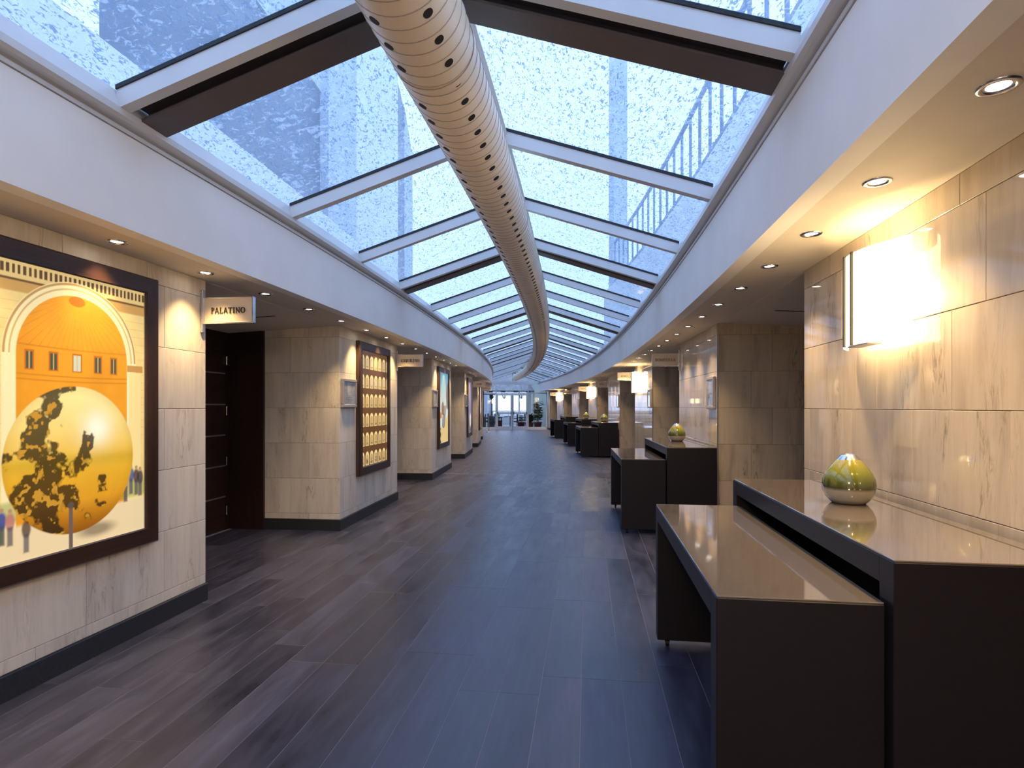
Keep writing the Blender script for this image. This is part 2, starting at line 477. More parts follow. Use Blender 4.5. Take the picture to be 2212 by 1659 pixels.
def pillar(side,a,b,idx,label,name,tiles=True):
    """solid between s=a and s=b, faced with tiles towards the corridor and towards the camera"""
    sg=-1 if side=='left' else 1
    tw=T_WL if sg<0 else T_WR
    back=tw+sg*(DEPTH+0.12)
    core=MB().sweep([(tw+sg*0.008,0),(back,0),(back,Z_CEIL),(tw+sg*0.008,Z_CEIL)],a+0.008,b,0.6).obj(name,M['grout'])
    tag(core,label,'wall',kind='structure')
    key='stone_l' if sg<0 else 'stone_r'
    for r,(z0,z1) in enumerate(ROWS):
        off=(0.30,0.60,0.30,0.60,0.30,0.60,0.45)[r] if sg<0 else (0.6,0.28,0.5,0.28,0.6,0.40,0.55)[r]
        xs=cuts(a,b,off)
        for u,v in zip(xs[:-1],xs[1:]):
            c=(u+v)/2; L=(P(u,tw)-P(v,tw)).length
            p,f=at(c,tw,(z0+z1)/2)
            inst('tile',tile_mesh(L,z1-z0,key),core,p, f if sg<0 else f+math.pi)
        # near return, facing the camera
        ts=cuts(0,0.89 if sg<0 else 1.10,(0.36,0.58,0.36,0.58,0.36,0.58,0.36)[r])
        for u,v in zip(ts[:-1],ts[1:]):
            c=tw+sg*(u+v)/2
            p,f=at(a,c,(z0+z1)/2)
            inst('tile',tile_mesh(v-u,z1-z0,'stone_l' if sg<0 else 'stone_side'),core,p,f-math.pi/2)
    if sg>0:
        MB().abox(a-0.003,a+0.012,tw-0.003,tw+0.012,0.0,Z_CEIL).obj('corner_trim',M['chrome_dull'],core)
    # skirting
    bn='baseboard_left' if sg<0 else 'baseboard_right'
    rt=0.89 if sg<0 else 1.10
    bb=MB().sweep([(tw,0.0),(tw-sg*0.016,0.0),(tw-sg*0.016,0.118),(tw-sg*0.012,0.123),(tw,0.123)],a-0.016,b+0.002,0.6)
    bb.abox(a-0.016,a,min(tw,tw+sg*rt),max(tw,tw+sg*rt),0.0,0.123)
    return core, tag(bb.obj(bn,M['slate']),'black slate skirting along '+label,'skirting',kind='structure')
for k in range(-2,7):
    a=LEFT_START+k*PITCH; b=a+LEFT_LEN
    a=max(a,S_BACK+0.1)
    if b<S_BACK+0.3: continue
    b=min(b,S_END-0.05)
    where={-2:'behind the viewpoint',-1:'nearest on the left, carrying the golden ball picture',0:'second on the left, carrying the arcade picture',
           1:'third on the left, carrying the blue sky picture'}.get(k,ordn(k+1)+' pillar on the left')
    pillar('left',a,b,k,'stone-clad pillar wall, '+where,'wall_left')
for k in range(-2,7):
    a=RIGHT_START+k*PITCH; b=a+RIGHT_LEN
    a=max(a,S_BACK+0.1)
    if b<S_BACK+0.3: continue
    b=min(b,S_END-0.05)
    where={-2:'behind the viewpoint on the right',-1:'nearest on the right with the big glowing sconce',0:'second on the right, behind the second vase table',
           1:'third on the right with a sconce and no table'}.get(k,ordn(k+1)+' pillar on the right')
    pillar('right',a,b,k,'polished stone pillar wall, '+where,'wall_right')

# outer shell behind the alcoves
for sg,nm in((-1,'wall_outer_left'),(1,'wall_outer_right')):
    tw=T_WL if sg<0 else T_WR
    t0=tw+sg*(DEPTH+0.04); t1=t0+sg*0.2
    tag(MB().sweep([(t0,0),(t1,0),(t1,2.95),(t0,2.95)],S_BACK-0.2,S_END+0.1,0.8).obj(nm,M['soffit']),
        'plain back wall of the door alcoves on the '+('left' if sg<0 else 'right'),'wall',kind='structure')
tag(MB().abox(S_BACK-0.2,S_BACK,-3.6,3.7,0,3.6).obj('wall_back',M['fascia']),'plain wall closing the corridor behind the viewpoint','wall',kind='structure')

# alcove doors
M_door=[]
def alcove(side,a,b,n,label):
    """a..b: clear opening along s; door in the back wall, wood lining on both returns"""
    sg=-1 if side=='left' else 1
    tw=T_WL if sg<0 else T_WR
    tb=tw+sg*DEPTH
    d=thing('door_%d'%n,label,'door',kind='structure')
    lt=0.89 if sg<0 else 1.10
    t_in=tw+sg*lt
    lo,hi=min(t_in,tb),max(t_in,tb)
    MB().abox(b-0.035,b+0.004,lo,hi,0,2.26).obj('lining_panel',M['wenge'],d)
    MB().abox(a-0.004,a+0.035,lo,hi,0,2.26).obj('lining_panel',M['wenge'],d)
    MB().abox(a,b,min(tb,tb-sg*0.05),max(tb,tb-sg*0.05),2.12,2.30).obj('header',M['wenge'],d)
    mid=(a+b)/2
    fr=0.09
    for q,(u,v) in enumerate(((a+fr,mid-0.002),(mid+0.002,b-fr))):
        lf=MB().abox(u,v,min(tb,tb-sg*0.045),max(tb,tb-sg*0.045),0.01,2.12).obj('door_leaf',M['wenge_h'],d)
        for z in (0.378,0.728,1.075,1.422,1.774):
            MB().abox(u+0.002,v-0.002,min(tb-sg*0.044,tb-sg*0.049),max(tb-sg*0.044,tb-sg*0.049),z-0.008,z+0.008).obj('metal_strip',M['chrome_dull'],lf)
        hs=u-0.012 if q==0 else v+0.012
        for z in (0.22,0.78,1.35,1.92):
            MB().cyl(P(hs,tb-sg*0.055,z-0.05),P(hs,tb-sg*0.055,z+0.05),0.011,seg=10).obj('hinge',M['chrome'],lf)
        hx=mid-0.07 if q==0 else mid+0.07
        h=MB().cyl(P(hx,tb-sg*0.09,0.92),P(hx,tb-sg*0.09,1.22),0.012,seg=10)
        for z in(0.95,1.19): h.cyl(P(hx,tb-sg*0.04,z),P(hx,tb-sg*0.09,z),0.008,seg=8)
        h.obj('pull_handle',M['chrome'],lf)
    for u,v in((a+0.03,a+fr),(b-fr,b-0.03)):
        MB().abox(u,v,min(tb,tb-sg*0.05),max(tb,tb-sg*0.05),0,2.12).obj('door_frame',M['wenge'],d)
    return d
nd=1
for k in range(-2,6):
    a=LEFT_START+k*PITCH+LEFT_LEN; b=LEFT_START+(k+1)*PITCH
    if a<S_BACK: continue
    alcove('left',a,b,nd,'dark wenge double door with steel strips, '+('alcove beside the viewpoint on the left' if k==-2 else ordn(k+1)+' alcove ahead on the left')); nd+=1
for k in range(-2,6):
    a=RIGHT_START+k*PITCH+RIGHT_LEN; b=RIGHT_START+(k+1)*PITCH
    if a<S_BACK: continue
    alcove('right',a,b,nd,'dark wenge double door with steel strips, '+('alcove beside the viewpoint on the right' if k==-2 else ordn(k+1)+' alcove ahead on the right')); nd+=1

# ------------------------------------------------------------------ soffits, fascias
ceil=thing('ceiling','low warm white soffits along both sides of the skylight','ceiling',kind='structure')
for sg in(-1,1):
    tw=T_WL if sg<0 else T_WR
    to=tw+sg*(DEPTH+0.2)
    MB().sweep([(sg*(T_FAS+0.002),Z_CEIL),(to,Z_CEIL),(to,2.46),(sg*(T_FAS+0.002),2.46)],S_BACK-0.1,S_END+0.1,0.4).obj('soffit',M['soffit'],ceil)
for side,S0,LEN in(('left',LEFT_START,LEFT_LEN),('right',RIGHT_START,RIGHT_LEN)):
    sg=-1 if side=='left' else 1
    tw=T_WL if sg<0 else T_WR
    for k in range(-1,6):
        a=S0+k*PITCH+LEN; b=S0+(k+1)*PITCH
        MB().sweep([(tw+sg*0.02,Z_CEIL+0.01),(tw+sg*0.02,Z_CEIL-0.002),(tw+sg*(DEPTH+0.03),2.235),(tw+sg*(DEPTH+0.03),Z_CEIL+0.01)],a+0.001,b-0.001,1.2).obj('alcove_ceiling',M['soffit'],ceil)
        # access hatch outlined by thin open joints
        for u,v,w0,w1 in((a+0.75,a+0.765,0.30,0.95),(a+1.5,a+1.515,0.30,0.95)):
            zz=Z_CEIL-0.002-(2.311-2.235)*((w0+w1)/2)/DEPTH
            q=[]
            for s_,w_ in((u,w0),(u,w1),(v,w1),(v,w0)):
                p=P(s_,tw+sg*w_); z_=Z_CEIL-0.006-(0.076)*(w_-0.02)/DEPTH
                q.append((p.x,p.y,z_))
            MB().hexa(q+[(x,y,z+0.006) for x,y,z in q]).obj('hatch_joint',M['gasket'],ceil)
for i,sg in enumerate((-1,1)):
    f=MB().sweep([(sg*T_FAS,Z_CEIL-0.004),(sg*(T_FAS+0.10),Z_CEIL-0.004),(sg*(T_FAS+0.10),2.782),(sg*T_FAS,2.782)],S_BACK,S_END,0.4).obj('trim_%d'%(i+1),M['fascia'])
    tag(f,'tall off-white curved fascia under the skylight on the '+('left' if sg<0 else 'right'),'fascia',kind='structure')
    # fine vertical board joints
    for k in range(0,8):
        s=2.93+k*4.49
        MB().abox(s-0.0015,s+0.0015,min(sg*(T_FAS-0.0006),sg*(T_FAS+0.01)),max(sg*(T_FAS-0.0006),sg*(T_FAS+0.01)),Z_CEIL,2.78).obj('board_joint',M['fascia'],f)

# ------------------------------------------------------------------ skylight
sky=thing('window_1','long ridged glass skylight with pale rafters and dark steel frames','skylight',kind='structure')
EAVE_T,EAVE_Z=1.60,2.965
RID_T,RID_Z=0.10,3.455
SLOPE=(RID_Z-EAVE_Z)/(EAVE_T-RID_T)
def zg(t): return EAVE_Z+(EAVE_T-abs(t))*SLOPE
for sg in(-1,1):
    MB().sweep([(sg*x,z) for x,z in((1.635,2.786),(1.612,2.786),(1.612,2.806),(1.630,2.810),(1.630,2.818),(1.604,2.822),(1.582,2.826),(1.566,2.838),(1.566,2.872),(1.600,2.962),(1.70,2.985),(1.75,2.985),(1.75,2.786))],S_BACK,S_END,0.4).obj('eave_profile',M['alu'],sky)
MB().sweep([(-0.115,RID_Z-0.03),(-0.10,RID_Z+0.03),(0,RID_Z+0.065),(0.10,RID_Z+0.03),(0.115,RID_Z-0.03),(0.07,RID_Z-0.07),(-0.07,RID_Z-0.07)],S_BACK,S_END,0.5).obj('ridge_beam',M['alu'],sky)
raft=[]   # (s, main?)
s=2.57
while s<S_END-0.1:
    raft+= [(s,True),(s+1.69,False),(s+3.11,False)]; s+=4.49
raft=[(2.57-1.38,False),(2.57-2.80,False),(2.57-4.49,True)]+raft
raft=sorted(r for r in raft if S_BACK<r[0]<S_END-0.2)
W_R=0.062
for s,main in raft:
    for sg in(-1,1):
        a,b=s,s+W_R
        q=[]
        tl,tr_=EAVE_T-0.012,RID_T-0.02
        def sec(t,dz0,dz1,u,v):
            z=zg(t)
            return [P(u,sg*t,z+dz0),P(v,sg*t,z+dz0),P(v,sg*t,z+dz1),P(u,sg*t,z+dz1)]
        A=sec(tl,-0.105,-0.004,a,b); B=sec(tr_,-0.105,-0.004,a,b)
        MB().add(A+B,[(0,1,2,3),(7,6,5,4),(0,4,5,1),(1,5,6,2),(2,6,7,3),(3,7,4,0)]).obj('rafter',M['alu'],sky)
        A=sec(tl,-0.012,0.010,a-0.008,b+0.008); B=sec(tr_,-0.012,0.010,a-0.008,b+0.008)
        MB().add(A+B,[(0,1,2,3),(7,6,5,4),(0,4,5,1),(1,5,6,2),(2,6,7,3),(3,7,4,0)]).obj('gasket',M['gasket'],sky)
        if main:
            g=MB()
            for u,v,d0,d1 in((b+0.075,b+0.255,-0.112,-0.098),(b+0.150,b+0.165,-0.10,-0.02),(b+0.02,b+0.255,-0.03,-0.016)):
                A=sec(tl,d0,d1,u,v); B=sec(tr_-0.06,d0,d1,u,v)
                g.add(A+B,[(0,1,2,3),(7,6,5,4),(0,4,5,1),(1,5,6,2),(2,6,7,3),(3,7,4,0)])
            # far lip of the bottom flange
            A=sec(tl,-0.112,-0.075,b+0.247,b+0.255); B=sec(tr_-0.06,-0.112,-0.075,b+0.247,b+0.255)
            g.add(A+B,[(0,1,2,3),(7,6,5,4),(0,4,5,1),(1,5,6,2),(2,6,7,3),(3,7,4,0)])
            g.obj('steel_beam',M['steel'],sky)
edges=[S_BACK]+[r[0] for r in raft]+[S_END]
for i in range(len(edges)-1):
    a=edges[i]+(0.03 if i else 0); b=edges[i+1]+0.03 if i<len(edges)-2 else S_END
    for sg in(-1,1):
        p=[P(a,sg*1.68,zg(1.68)),P(b,sg*1.68,zg(1.68)),P(b,sg*0.03,zg(0.03)),P(a,sg*0.03,zg(0.03))]
        up=[Vector((v.x,v.y,v.z+0.008)) for v in p]
        m_=MB(); m_.add(p+up,[(4,5,6,7)],0); m_.add(p+up,[(0,3,2,1),(0,1,5,4),(1,2,6,5),(2,3,7,6),(3,0,4,7)],1)
        m_.obj('pane',[M['roofglass'],M['paneedge']],sky)

# ------------------------------------------------------------------ ventilation duct under the ridge
D_T,D_Z,D_R=0.0,3.05,0.195
D_S0,D_S1=S_BACK+0.02,33.2
duct=thing('ventilation_duct','cream spiral-wound air duct hanging under the skylight ridge','duct')
def ringpts(s,r,seg=40):
    return [P(s,D_T+r*math.cos(2*math.pi*i/seg),D_Z+r*math.sin(2*math.pi*i/seg)) for i in range(seg)]
def tube(mb,s0,s1,r,ds=0.5,seg=40,caps=False):
    n=max(1,int(math.ceil((s1-s0)/ds))); V=[]
    for i in range(n+1): V+=ringpts(s0+(s1-s0)*i/n,r,seg)
    F=[]
    for i in range(n):
        for j in range(seg):
            a=i*seg+j;b=i*seg+(j+1)%seg; F.append((a,b,b+seg,a+seg))
    mb.add(V,F,0,True)
    if caps:
        mb.add(V[:seg],[tuple(range(seg))[::-1]]); mb.add(V[-seg:],[tuple(range(seg))])
    return mb
jn=[D_S0]+[2.62+2.45*i for i in range(13)]
jn=[j for j in jn if j<D_S1-0.5]+[D_S1]
for a,b in zip(jn[:-1],jn[1:]):
    tube(MB(),a,b,D_R,0.5,40,caps=(b==D_S1 or a==D_S0)).obj('duct_section',M['duct'],duct)
for j in jn[1:-1]:
    tube(MB(),j-0.02,j+0.02,D_R+0.004,0.02,40).obj('joint_collar',M['duct'],duct)
mb=MB(); s=0.2
while s<24:
    # helical lock seam, one turn
    seg=36; V=[];F=[]
    for i in range(seg+1):
        g=2*math.pi*i/seg; ss=s+0.08*i/seg
        for dr,dsx in((0.0005,-0.003),(0.0026,0.0),(0.0005,0.003)):
            V.append(P(ss+dsx,D_T+(D_R+dr)*math.cos(g),D_Z+(D_R+dr)*math.sin(g)))
    for i in range(seg):
        for j in range(2):
            a=i*3+j; F.append((a,a+1,a+4,a+3))
    mb.add(V,F); s+=0.08
tag(mb.obj('spiral_seam',M['seam'],duct),kind='stuff')
def hole(mb,s,ang):
    c=P(s,D_T+(D_R+0.0015)*math.cos(ang),D_Z+(D_R+0.0015)*math.sin(ang))
    T=Vector((-math.sin(phi(s)),math.cos(phi(s)),0)); Nn=Vector((math.cos(phi(s)),math.sin(phi(s)),0))
    tan=-Nn*math.sin(ang)+Vector((0,0,1))*math.cos(ang); nr=Nn*math.cos(ang)+Vector((0,0,1))*math.sin(ang)
    r=0.0215
    V=[c+T*(r*math.cos(2*math.pi*i/12))+tan*(r*math.sin(2*math.pi*i/12)) for i in range(12)]
    V+=[v-nr*0.004 for v in V]
    mb.add(V,[tuple(range(12))]+[(i,(i+1)%12,12+(i+1)%12,12+i) for i in range(12)])
ROW_ANG=(math.radians(-54.5),math.radians(-121))
far=MB(); s=1.19; n=0
while s<27:
    for g in ROW_ANG:
        if s<15:
            m_=MB(); hole(m_,s,g); m_.obj('air_hole',M['hole'],duct)
        else: hole(far,s,g)
    s+=0.160
tag(far.obj('distant_air_holes',M['hole'],duct),kind='stuff')
s=2.5
while s<33:     # hanger straps to the ridge
    MB().abox(s+0.30,s+0.33,D_T-0.012,D_T+0.012,D_Z+D_R-0.01,RID_Z-0.05).obj('hanger',M['alu'],duct); s+=4.49
for k in(0.2,-0.2): MB().abox(D_S1-0.25,D_S1-0.22,D_T-0.01,D_T+0.01,2.86,D_Z).obj('hanger',M['alu'],duct) if k>0 else None

# ------------------------------------------------------------------ downlights
ring=MB().lathe([(0.036,-0.001),(0.040,-0.006),(0.050,-0.006),(0.055,-0.002),(0.055,0.001)],28).mesh('trim_ring',M['chrome'])
cup=MB().lathe([(0.0001,0.018),(0.022,0.016),(0.037,-0.001)],24).mesh('reflector',M['chrome'])
lens=MB().lathe([(0.0001,-0.0025),(0.018,-0.0022),(0.030,0.000)],20).mesh('lens',M['lamp'])
spot=bpy.data.lights.new('bulb','SPOT'); spot.energy=DOWNLIGHT_W; spot.color=WARM
spot.spot_size=math.radians(92); spot.spot_blend=0.9; spot.shadow_soft_size=0.03
def downlight(s,t,label,group):
    p,f=at(s,t,Z_CEIL)
    d=thing('recessed_downlight',label,'downlight',p,f,group)
    inst('trim_ring',ring,d); inst('lens',lens,d)
    l=bpy.data.objects.new('bulb',spot); l.location=(0,0,-0.012); link(l,d)
    return d
s=1.38; n=0
while s<S_END-0.6:
    downlight(s,-1.875,'recessed halogen downlight in left soffit, %s from the viewpoint'%ordn(n),'downlights in the left soffit'); s+=0.757; n+=1
s=1.15; n=0
while s<S_END-0.6:
    downlight(s,1.875,'recessed halogen downlight in right soffit, %s from the viewpoint'%ordn(n),'downlights in the right soffit'); s+=0.70; n+=1

# ------------------------------------------------------------------ lettering (built serif capitals)
def seg2(x0,y0,x1,y1,w):
    d=Vector((x1-x0,y1-y0)); n=Vector((-d.y,d.x)).normalized()*w/2
    return [(x0+n.x,y0+n.y),(x0-n.x,y0-n.y),(x1-n.x,y1-n.y),(x1+n.x,y1+n.y)]
TH,TN=0.15,0.065
def serif(x,y,w=0.30): return seg2(x-w/2,y,x+w/2,y,0.05)
def arcq(cx,cy,rx,ry,a0,a1,n,thick,thin):
    out=[]
    for i in range(n):
        g0=math.radians(a0+(a1-a0)*i/n); g1_=math.radians(a0+(a1-a0)*(i+1)/n)
        def wd(g): return thin+(thick-thin)*abs(math.cos(g))
        def pt(g,k): 
            w=wd(g)/2*k
            return (cx+(rx+w)*math.cos(g),cy+(ry+w)*math.sin(g))
        out.append([pt(g0,1),pt(g0,-1),pt(g1_,-1),pt(g1_,1)])
    return out
def glyph(c):
    """polygons in a box of height 1, and the advance width"""
    v=lambda x,y0=0,y1=1,w=TH:[seg2(x,y0,x,y1,w)]
    if c=='I': return v(.2)+[serif(.2,.025),serif(.2,.975)],.42
    if c=='L': return v(.2)+[serif(.2,.975),seg2(.05,.03,.62,.03,.06),seg2(.60,0,.60,.2,.05)],.68
    if c=='T': return v(.38)+[serif(.38,.025),seg2(.02,.97,.74,.97,.06),seg2(.04,1,.04,.8,.05),seg2(.72,1,.72,.8,.05)],.78
    if c=='E': return v(.2)+[seg2(.05,.03,.6,.03,.06),seg2(.05,.97,.58,.97,.06),seg2(.2,.51,.48,.51,.06),seg2(.58,0,.58,.2,.05),seg2(.56,1,.56,.82,.05)],.68
    if c=='P': return v(.2)+[serif(.2,.025),seg2(.05,.97,.4,.97,.06)]+arcq(.36,.73,.20,.235,-90,90,8,TH,TN)+[seg2(.2,.495,.38,.495,.06)],.66
    if c=='R': return glyph('P')[0]+[seg2(.36,.48,.68,.03,.13),serif(.68,.025,.16)],.78
    if c=='D': return v(.2)+[seg2(.05,.97,.4,.97,.06),seg2(.05,.03,.4,.03,.06)]+arcq(.36,.5,.37,.47,-90,90,10,TH,TN),.86
    if c=='O': return arcq(.43,.5,.36,.47,0,360,18,TH,TN),.86
    if c=='Q': return glyph('O')[0]+[seg2(.5,.12,.82,-.16,.1)],.88
    if c=='C': return arcq(.43,.5,.36,.47,45,315,14,TH,TN)+[seg2(.69,.72,.69,.92,.05)],.78
    if c=='G': return glyph('C')[0]+v(.68,.05,.42,.12),.84
    if c=='S': return arcq(.3,.74,.2,.23,20,250,10,.12,.07)+arcq(.3,.26,.22,.23,-150,80,10,.12,.07),.60
    if c=='U': return v(.2,.3,1)+v(.66,.3,1,TN)+arcq(.43,.3,.23,.27,180,360,8,.11,TN)+[serif(.2,.975),serif(.66,.975,.24)],.84
    if c=='N': return v(.16,0,1,TN)+v(.72,0,1,TN)+[seg2(.14,.97,.72,.04,.14),serif(.16,.025,.22),serif(.72,.975,.22)],.90
    if c=='M': return v(.16,0,1,TN)+v(.90,0,1,TH)+[seg2(.16,.97,.52,.05,.13),seg2(.52,.05,.88,.97,TN),serif(.16,.025,.24),serif(.9,.025)],1.06
    if c=='A': return [seg2(.38,.98,.10,.02,TN),seg2(.38,.98,.70,.02,.14),seg2(.2,.34,.56,.34,.055),serif(.10,.025,.22),serif(.70,.025,.26)],.80
    if c=='V': return [seg2(.10,.98,.40,.02,.14),seg2(.68,.98,.40,.02,TN),serif(.10,.975,.26),serif(.68,.975,.22)],.78
    return [],.4
def lettering(txt,h,depth,parent,y,mat_):
    """text reading along local +x, raised towards local -y"""
    gs=[glyph(c) for c in txt]; gap=0.09
    tot=sum(g[1] for g in gs)+gap*(len(gs)-1); x=-tot/2
    for (polys,adv),c in zip(gs,txt):
        if polys:
            m_=MB()
            for p in polys:
                k=len(p)
                V=[((x+a)*h,y,(b-0.5)*h) for a,b in p]+[((x+a)*h,y-depth,(b-0.5)*h) for a,b in p]
                m_.add(V,[tuple(range(k)),tuple(range(k,2*k))[::-1]]+[(i,(i+1)%k,k+(i+1)%k,k+i) for i in range(k)])
            m_.obj('letter_'+c.lower(),mat_,parent)
        x+=adv+gap
# ------------------------------------------------------------------ room signs
def room_sign(side,s,txt,label,z=2.083):
    sg=-1 if side=='left' else 1
    tw=T_WL if sg<0 else T_WR
    c=tw-sg*0.215
    p,f=at(s,c,z)
    d=thing('room_sign',label,'sign',p,f,'room name signs')
    W,Hh=0.385,0.190
    pn=MB().box(-W/2+0.006,W/2-0.006,-0.010,0.010,-Hh/2+0.006,Hh/2-0.006).obj('panel',M['signface'],d)
    for z0,z1 in((-Hh/2,-Hh/2+0.010),(Hh/2-0.010,Hh/2)):
        MB().cbox(-W/2,W/2,-0.016,0.016,z0,z1,0.002).obj('frame_rail',M['chrome'],d)
    for x0,x1 in((-W/2,-W/2+0.010),(W/2-0.010,W/2)):
        MB().cbox(x0,x1,-0.017,0.017,-Hh/2,Hh/2,0.002).obj('frame_rail',M['chrome'],d)
    bx=sg*(W/2+0.010)
    br=MB().cbox(bx-0.009,bx+0.009,-0.014,0.014,-0.155,0.150,0.003).obj('wall_bracket',M['chrome_dull'],d)
    for z_ in(-0.135,-0.05,0.05,0.13):
        MB().cyl((bx,-0.014,z_),(bx,-0.019,z_),0.005,seg=10).obj('screw',M['chrome'],br)
    xx=-sg*(W/2-0.005)
    for z_ in(-0.05,0.06): MB().cyl((xx,-0.017,z_),(xx,-0.020,z_),0.0035,seg=8).obj('screw',M['chrome'],d)
    lettering(txt,0.041 if len(txt)<8 else (0.040 if len(txt)<10 else 0.034),0.006,pn,-0.010,M['letter'])
    return d
room_sign('left',3.84,'PALATINO','champagne sign reading PALATINO in a chrome frame')
room_sign('left',8.44,'ESQUILINO','champagne sign reading ESQUILINO in a chrome frame')
room_sign('left',17.62,'CELIO','small sign reading CELIO far down on the left')
room_sign('left',22.2,'CAMPIDOGLIO','farthest sign on the left, with long thin lettering')
for i,(tx,lab) in enumerate((('DOMITILLA','champagne sign reading DOMITILLA beyond the second vase'),('AURELIA','sign lit amber beside the second glowing sconce'),
     ('LIVIA','sign reading LIVIA, third along the right side'),('ANNIA','amber sign beside the third sconce on the right'),
     ('VALERIA','fifth sign along the right side'),('CLAUDIA','farthest amber sign on the right by the end doors'))):
    room_sign('right',RIGHT_START+i*PITCH+RIGHT_LEN-0.06,tx,lab)

# ------------------------------------------------------------------ printed pictures
def srgb(*c):
    c=np.array(c,float)/255.0
    return np.where(c<=0.04045,c/12.92,((c+0.055)/1.055)**2.4)
def vnoise(x,y,seed=0):
    """smooth value noise on arrays"""
    xi=np.floor(x).astype(int); yi=np.floor(y).astype(int); xf=x-xi; yf=y-yi
    def h(a,b):
        n=(a*374761393+b*668265263+seed*1274126177)&0x7fffffff
        n=((n^(n>>13))*1274126177)&0x7fffffff
        return ((n^(n>>16))&0xffff)/65535.0
    u=xf*xf*(3-2*xf); v=yf*yf*(3-2*yf)
    return (h(xi,yi)*(1-u)+h(xi+1,yi)*u)*(1-v)+(h(xi,yi+1)*(1-u)+h(xi+1,yi+1)*u)*v
def fbm(x,y,o=4,seed=0):
    r=0;a=0.5;k=1
    for i in range(o):
        r=r+a*vnoise(x*k,y*k,seed+i); a*=0.5;k*=2
    return r/(1-0.5**o)
def lay(c,mask,col):
    m=np.clip(mask,0,1)[...,None]
    return c*(1-m)+np.asarray(col)*m
def soft(d,w=0.004): return np.clip(0.5-d/w,0,1)     # d<0 inside
def ink_golden_ball(u,z):
    """an orange domed niche with a gilded ball in front"""
    c=np.ones(u.shape+(3,))*srgb(246,214,138)
    n=fbm(u*14,z*14,4,1)
    c=c*(0.86+0.24*n[...,None])
    # masonry courses
    c=lay(c,(np.abs(((z*22)%1)-0.5)>0.46)*0.35*(z>1.2),srgb(190,140,70))
    # cornice with dentils
    c=lay(c,soft(np.abs(z-1.985)-0.03),srgb(206,160,88))
    c=lay(c,soft(np.abs(z-2.065)-0.045),srgb(232,200,130))
    c=lay(c,soft(np.abs(z-2.062)-0.022)*((u*36%1)>0.45),srgb(96,70,40))
    c=lay(c,soft(np.abs(z-2.012)-0.006),srgb(120,85,45))
    cx,cz=0.033,1.655
    r=np.hypot(u-cx,z-cz)
    up=(z>cz)
    arch=np.where(up,r,np.abs(u-cx))
    c=lay(c,soft(arch-0.405)*(z>0.8),srgb(250,232,176))
    c=lay(c,soft(np.abs(arch-0.395)-0.006)*up,srgb(196,150,84))
    c=lay(c,soft(np.abs(arch-0.368)-0.004)*up,srgb(214,172,104))
    # orange niche
    ins=soft(arch-0.335)*(z>0.8)
    sh=0.72+0.35*fbm(u*6,z*5,4,5)+0.10*np.cos((u-cx)*5)
    oc=srgb(247,164,42)*sh[...,None]
    ang=np.arctan2(z-1.99,u-cx)
    rib=(np.abs(((ang*9)%1)-0.5)>0.44)*(z>1.70)
    oc=lay(oc,rib*0.35,srgb(205,105,20))
    oc=lay(oc,soft(np.hypot((u-cx)/1.8,z-1.962)-0.028)*0.8,srgb(186,98,26))
    for zz in(1.70,1.555,1.53): oc=lay(oc,soft(np.abs(z-zz-0.06*(u-cx)**2)-0.004)*0.6,srgb(196,120,34))
    c=c*(1-ins[...,None])+oc*ins[...,None]
    for wx in(-0.235,-0.105,0.033,0.165,0.272):
        w=0.022*(1-0.9*abs(wx-cx))
        c=lay(c,soft(np.maximum(np.abs(u-wx)-w-0.008,np.abs(z-1.632)-0.05)),srgb(200,112,30))
        c=lay(c,soft(np.maximum(np.abs(u-wx)-w,np.abs(z-1.63)-0.042)),srgb(78,84,70) if abs(wx-cx)>0.02 else srgb(206,214,190))
        c=lay(c,soft(np.maximum(np.abs(u-wx)-0.003,np.abs(z-1.63)-0.042)),srgb(220,180,100))
    # side piers
    for sx in(-0.45,0.43):
        c=lay(c,soft(np.maximum(np.abs(u-sx)-0.045,z-1.60)),srgb(250,222,150))
        c=lay(c,soft(np.maximum(np.abs(u-sx)-0.06,np.abs(z-1.625)-0.02)),srgb(200,150,80))
    # ground
    g=z-(0.83+0.03*u)
    c=lay(c,soft(g,0.02),srgb(240,214,166)*1.0)
    c=lay(c,soft(np.abs(z-0.90-0.02*u)-0.05,0.02)*(np.abs(u)>0.3)*0.6,srgb(150,160,60))
    c=lay(c,soft(np.maximum(u+0.36,np.abs(z-0.80)-0.05),0.02),srgb(140,160,50))
    c=lay(c,soft(np.hypot((u-0.16)/3.2,z-0.715)-0.035,0.03)*0.7,srgb(110,90,70))
    # strollers, only smudges of colour
    for px,pz,col in((-0.37,0.86,(60,70,150)),(-0.33,0.85,(190,120,110)),(-0.25,0.80,(90,70,60)),(0.40,0.99,(40,90,160)),(0.44,0.98,(70,40,60)),(0.36,0.95,(180,150,130)),(0.47,0.97,(60,50,70))):
        c=lay(c,soft(np.hypot((u-px)/0.55,z-pz)-0.042,0.02)*0.9,srgb(*col))
        c=lay(c,soft(np.hypot(u-px,z-pz-0.052)-0.010,0.006),srgb(190,140,110))
        c=lay(c,soft(np.maximum(np.abs(u-px)-0.014,np.abs(z-pz+0.07)-0.045),0.01)*0.8,srgb(80,76,90))
    # gilded ball
    bx,bz,br=0.022,1.115,0.392
    rr=np.hypot(u-bx,z-bz)/br
    inside=soft((rr-1)*br,0.006)
    dz=(z-bz)/br; dx=(u-bx)/br
    hgt=np.clip((dz+1)/2,0,1)[...,None]
    top=srgb(255,238,160); mid=srgb(240,186,52); low=srgb(214,132,22)
    bc=np.where(hgt>0.5,mid+(top-mid)*((hgt-0.5)*2)**0.8,low+(mid-low)*(hgt*2))
    bc=bc*(0.92+0.16*fbm(u*9,z*9,3,9)[...,None])
    bc=lay(bc,np.exp(-((dx-0.35)**2+(dz-0.42)**2)/0.06),srgb(255,252,225))
